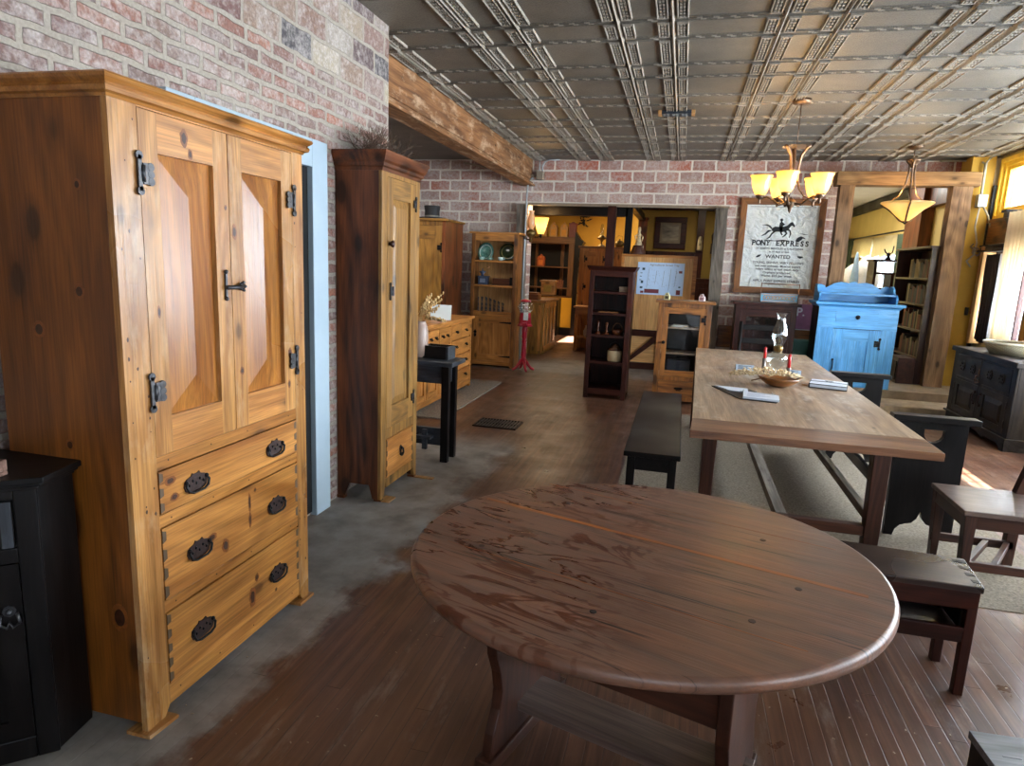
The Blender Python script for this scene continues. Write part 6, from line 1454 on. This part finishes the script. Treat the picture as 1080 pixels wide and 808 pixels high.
for si, z in enumerate((.06,)+tuple(v+.025 for v in SZ)):
    x = .50
    n = 0
    while x < Wd-.10 and n < 15:
        w_ = random.uniform(.035, .06); h = random.uniform(.18, .26); ci = random.randrange(len(BK))
        key = ci
        if key not in protos:
            m = MB(); m.box(0, 1, 0, .02, 0, 1); m.box(0, .12, .02, 1, 0, 1); m.box(.88, 1, .02, 1, 0, 1); b0 = m.build('book', plain('bookcloth%d' % ci, BK[ci], .6, 0, .1)); 
            m = MB(); m.box(.12, .88, .03, .97, .02, .98); m.build('pages', plain('book_pages', '#a99d84', .8), b0); protos[key] = b0; o = b0
        else: o = dup(protos[key])
        o.location = (3.05+.04, 10.95-x, FZ+z); o.rotation_euler = (0, 0, R(-90)); o.scale = (w_*.94, .18, h)
        nth = ('first', 'second', 'third', 'fourth', 'fifth', 'sixth', 'seventh', 'eighth', 'ninth', 'tenth', 'eleventh', 'twelfth', 'thirteenth', 'fourteenth', 'fifteenth')[n]
        tag(o, '%s book, %s from the far end, %s shelf of the far-room bookcase' % (('dark brown', 'oxblood', 'slate grey', 'olive tan', 'brown', 'rust red', 'near black', 'khaki')[ci], nth, ('bottom', 'second', 'third', 'fourth', 'top')[si]), 'book', 'books on the %s shelf of the far-room bookcase' % ('bottom', 'second', 'third', 'fourth', 'top')[si])
        x += w_+.004; n += 1
t = thing('drawer_box', 'small dark cabinet with ring pull on the raised floor beside the far bookcase', 'cabinet', (2.84, 9.95, FZ), R(-90))
m = MB(); m.box(0, .42, 0, .2, 0, .34); m.build('body', W('walnut', 'X'), t, bevel=.004)
m = MB(); m.box(.04, .38, -.01, 0, .04, .29); dr = m.build('drawer', W('black', 'X'), t, bevel=.003); drop_pull(dr, .21, .17, 1.3, y=-.01)
t = thing('writing_cabinet', 'dark cabinet with small shelves and mirror glass behind the blue washstand', 'cabinet', (2.92, 11.6, FZ))
Wd, D, HT = .56, .4, 1.62
c = MB(); c.box(0, .04, 0, D, 0, HT); c.box(Wd-.04, Wd, 0, D, 0, HT); c.box(.04, Wd-.04, D-.03, D, 0, HT-.45); c.box(.04, Wd-.04, 0, D, HT-.45, HT-.41); c.box(.04, Wd-.04, 0, D, HT-.2, HT-.17); c.box(.26, .30, 0, D, .6, HT-.2); c.box(.04, Wd-.04, 0, D, .56, .60); c.build('carcass', W('darkred', 'Z'), t, bevel=.003)
m = MB(); m.box(-.03, Wd+.03, -.03, D, HT, HT+.03); m.build('top', W('darkred', 'X'), t, bevel=.003)
m = MB(); m.box(.06, .25, .02, .026, .80, 1.10); m.box(.31, .51, .02, .026, .65, 1.10); m.build('glass_pane', NT('silvery_glass').set(color=(.7,.78,.82,1), rough=.08, metal=.8).m, t)
t = thing('antler_figurine', 'small dark figurine with raised arms on top of the cabinet behind the washstand', 'figurine', (3.14, 11.75, FZ+1.65))
m = MB(); m.lathe([(.05, 0), (.04, .02), (.02, .05), (.03, .08), (.014, .11), (.0001, .12)], n=12); m.tube([(0, 0, .08), (-.05, 0, .12), (-.07, 0, .17)], .01, 6); m.tube([(0, 0, .08), (.05, 0, .12), (.06, 0, .22)], .01, 6); m.build('figure', IRON, t)
def curtain(name, y0, y1, z0, z1, col, label, x=3.6, folds=8, amp=.03, cat='curtain', tr=True):
    if tr:
        mt = NT('cloth'+col); a = mt.n('ShaderNodeBsdfDiffuse', {0: lin(col)}); b_ = mt.n('ShaderNodeBsdfTranslucent', {0: lin(col)}); x_ = mt.n('ShaderNodeMixShader', {0: .45, 1: a.outputs[0], 2: b_.outputs[0]}); mt.t.links.new(x_.outputs[0], mt.out.inputs[0]); mt = mt.m
    else: mt = plain('cloth'+col, col, .8)
    m = MB(); n = folds*6; vs = []; fs = []; rows = 5
    for r in range(rows+1):
        z = z1+(z0-z1)*r/rows
        for i in range(n+1):
            y = y0+(y1-y0)*i/n; vs.append((amp*math.sin(i/6*2*PI)*(1+.3*math.sin(i*.9+r)), y, z + (.02*math.sin(i*.7) if r == rows else 0)))
    for r in range(rows):
        for i in range(n): a = r*(n+1)+i; fs.append((a, a+1, a+n+2, a+n+1))
    m.add([(v[0]+.0, v[1], v[2]) for v in vs], fs, 0, None, True); o = m.build(name, mt); o.location = (x, 0, 0)
    s = o.modifiers.new('Solidify', 'SOLIDIFY'); s.thickness = .004
    return tag(o, label, cat)
curtain('cream_valance', 13.1, 14.55, 1.98, 2.34, '#cbbd98', 'cream valance curtain over the far window, nearer the post', folds=9)
curtain('cream_valance', 14.75, 16.15, 2.0, 2.36, '#d3c49c', 'cream valance curtain over the far window, farther half', folds=9)
curtain('green_curtain', 12.55, 13.0, 1.0, 2.33, '#3c4a34', 'dark green curtain at the near side of the far window', folds=4, tr=False)
curtain('green_curtain', 16.3, 17.4, .9, 2.4, '#3f4d3a', 'dark green curtain at the far left side of the far window', folds=6, tr=False)
m = MB(); m.tube([(3.58, 12.4, 2.38), (3.58, 17.4, 2.40)], .015, 8); tag(m.build('curtain_rod', IRON), 'dark curtain rod above the cream valances', 'curtain rod')
t = thing('white_dress', 'white lace dress on a stand before the far window', 'dress', (3.14, 13.2, FZ))
WL = plain('white_lace', '#d8d6cf', .8, 0, .12, 45, .6)
m = MB(); m.lathe([(.30, .62), (.27, .8), (.20, 1.0), (.13, 1.18), (.12, 1.26), (.16, 1.40), (.18, 1.52), (.13, 1.62), (.06, 1.66), (.05, 1.70), (.0001, 1.71)], n=28); m.build('gown', WL, t)
for s in (-1, 1):
    m = MB(); m.tube([(s*.14, 0, 1.56), (s*.23, -.02, 1.46), (s*.26, -.05, 1.30), (s*.20, -.10, 1.15)], [.06, .085, .06, .03], 12); m.build('sleeve', WL, t)
m = MB(); m.tube([(0, 0, .02), (0, 0, .62)], .02, 8); m.tube([(-.2, 0, .02), (.2, 0, .02)], .015, 6); m.tube([(0, -.2, .02), (0, .2, .02)], .015, 6); m.build('stand', IRON, t)
t = thing('pale_blue_gown', 'pale blue pointed garment hanging left of the white lace dress', 'dress', (2.88, 12.6, FZ))
m = MB(); m.lathe([(.13, .5), (.10, .9), (.07, 1.3), (.04, 1.6), (.02, 1.76), (.0001, 1.80)], n=20); m.build('gown', plain('pale_blue_cloth', '#9fbfdc', .7, 0, .08), t)
m = MB(); m.tube([(0, 0, .0), (0, 0, .5)], .02, 8); m.tube([(-.15, 0, .02), (.15, 0, .02)], .02, 6); m.build('stand', IRON, t)

# ------------------------------------------------------------------ right wall by the window
t = thing('wall_conduit', 'bent grey conduit and metal box on the wall right of the timber doorway', 'conduit', (0, 0, 0))
m = MB(); m.tube([(3.1, 9.93, 3.085), (3.35, 9.9, 3.085), (3.46, 9.7, 3.06), (3.50, 9.6, 3.0), (3.50, 9.58, 2.62)], .014, 8)
m.tube([(3.56, 9.6, 3.09), (3.51, 9.6, 3.02), (3.505, 9.58, 2.62)], .012, 8)
m.tube([(3.50, 9.56, 2.5), (3.48, 9.56, 2.25), (3.53, 9.56, 2.05), (3.52, 9.56, 1.9), (3.45, 9.56, 1.82), (3.50, 9.56, 1.75)], .011, 8)
m.tube([(3.53, 9.57, 2.5), (3.60, 9.55, 2.38), (3.66, 9.55, 2.2)], .011, 8); m.build('pipe', plain('pale_pipe', '#a59e8a', .5), t)
m = MB(); m.box(3.46, 3.56, 9.53, 9.62, 2.48, 2.63); m.build('metal_box', GALV, t, bevel=.004)
t = thing('bow_saw', 'long orange-handled tool with grey brackets on the mustard strip', 'tool', (3.60, 9.60, 1.16))
m = MB(); m.tube([(0, 0, 0), (.02, 0, .25), (.05, 0, .5)], [.022, .018, .008], 8, flat=.5); m.build('handle', plain('orange_paint', '#b5491c', .45), t)
m = MB(); m.tube([(.05, 0, .5), (.06, 0, .62)], .008, 6); m.box(.04, .09, -.02, .02, .60, .70); m.box(-.06, -.03, -.02, .02, -.02, .08); m.box(.03, .08, -.02, .02, .02, .12); m.build('bracket', IRONL, t)
m = MB(); m.box(3.60, 3.70, 9.48, 9.60, .8, 2.0); m.box(3.56, 3.70, 9.40, 9.48, .8, 2.0); struct('trim_19', m, W('panelpine', 'Z'), bevel=.004)
m = MB(); m.box(3.64, 3.70, 8.0, 9.62, 2.03, 2.32); m.box(3.62, 3.70, 8.0, 9.62, 2.29, 2.33); struct('sun_blocker0', m, W('glassoak', 'Y'), bevel=.004)
m = MB(); m.box(3.63, 3.67, 9.60, 9.64, 0, 2.75); struct('sun_blocker1', m, W('black', 'Z'), bevel=.004)
t = thing('metal_track', 'dark weathered sliding-door track bundle above the window curtain', 'metal track', (3.55, 8.75, 1.94))
m = MB()
for x, z in ((0, 0), (.03, .03), (.06, 0), (.02, .06), (.07, .05)): m.tube([(x, 0, z), (x+.005, .8, z+.002)], .015, 6)
m.box(.03, .08, .05, .75, -.01, .07); m.build('track', plain('weathered_iron', '#4a4038', .6, .4, .4, 30), t)
m = MB(); m.tube([(.0, .78, .03), (-.04, .82, .05), (-.03, .86, -.02), (.02, .84, -.05), (.05, .8, .0)], .012, 6); m.tube([(-.02, .8, .0), (-.06, .86, .06), (-.02, .9, .10)], .01, 6); m.build('cord_knot', plain('tan_rope', '#94806a', .8), t)
curtain('dark_curtain', 8.95, 9.38, .85, 1.90, '#2e231f', 'dark brown drape at the window edge behind the carved dresser', x=3.62, folds=5, tr=False)
curtain('white_printed_cloth', 8.72, 8.98, .85, 1.90, '#dcdcda', 'white printed cloth hanging beside the dark drape', x=3.58, folds=2, amp=.012)
curtain('yellow_curtain', 8.30, 8.72, .85, 2.35, '#f0e4cc', 'pale yellow curtain at the right edge of the view', x=3.52, folds=5)
curtain('orange_curtain', 8.04, 8.12, .85, 2.30, '#c4904e', 'orange-brown curtain strip beyond the pale yellow curtain', x=3.56, folds=3)
t = thing('iron_bracket', 'dark iron bracket lamp fixed to the window frame at the right edge', 'bracket', (3.60, 8.85, 2.36))
m = MB(); m.box(-.10, .06, -.03, .10, .0, .03); m.box(-.08, .04, -.02, .08, -.06, 0); m.prism([(-.07, -.06), (.03, -.06), (.0, -.14), (-.03, -.14)], 'y', -.01, .07); m.build('bracket_body', IRONL, t, bevel=.004)

# ------------------------------------------------------------------ crumbs of wood and plaster on the floor
random.seed(77); m = MB()
for i in range(170):
    if i < 70: x, y = random.uniform(-1.5, -.4), random.uniform(1.2, 6.5)
    elif i < 110: x, y = random.uniform(-1.6, -.9), random.uniform(1.3, 3.4)
    else: x, y = random.uniform(.3, 1.8), random.uniform(1.5, 3.3)
    s = random.uniform(.0015, .005); a = random.uniform(0, 3.1)
    M = Matrix.Translation((x, y, 0)) @ Matrix.Rotation(a, 4, 'Z'); m.prism([(-s, -s*.4), (s, -s*.5), (s*1.1, s*.3), (-s*.7, s*.5)], 'z', 0, s*.5, 0, M)
o = m.build('wood_chips', plain('pale_chips', '#9c8b76', .8, 0, .3, 90)); o['kind'] = 'stuff'
tag(o, 'scattered pale wood chips and plaster crumbs on the floorboards', 'debris')
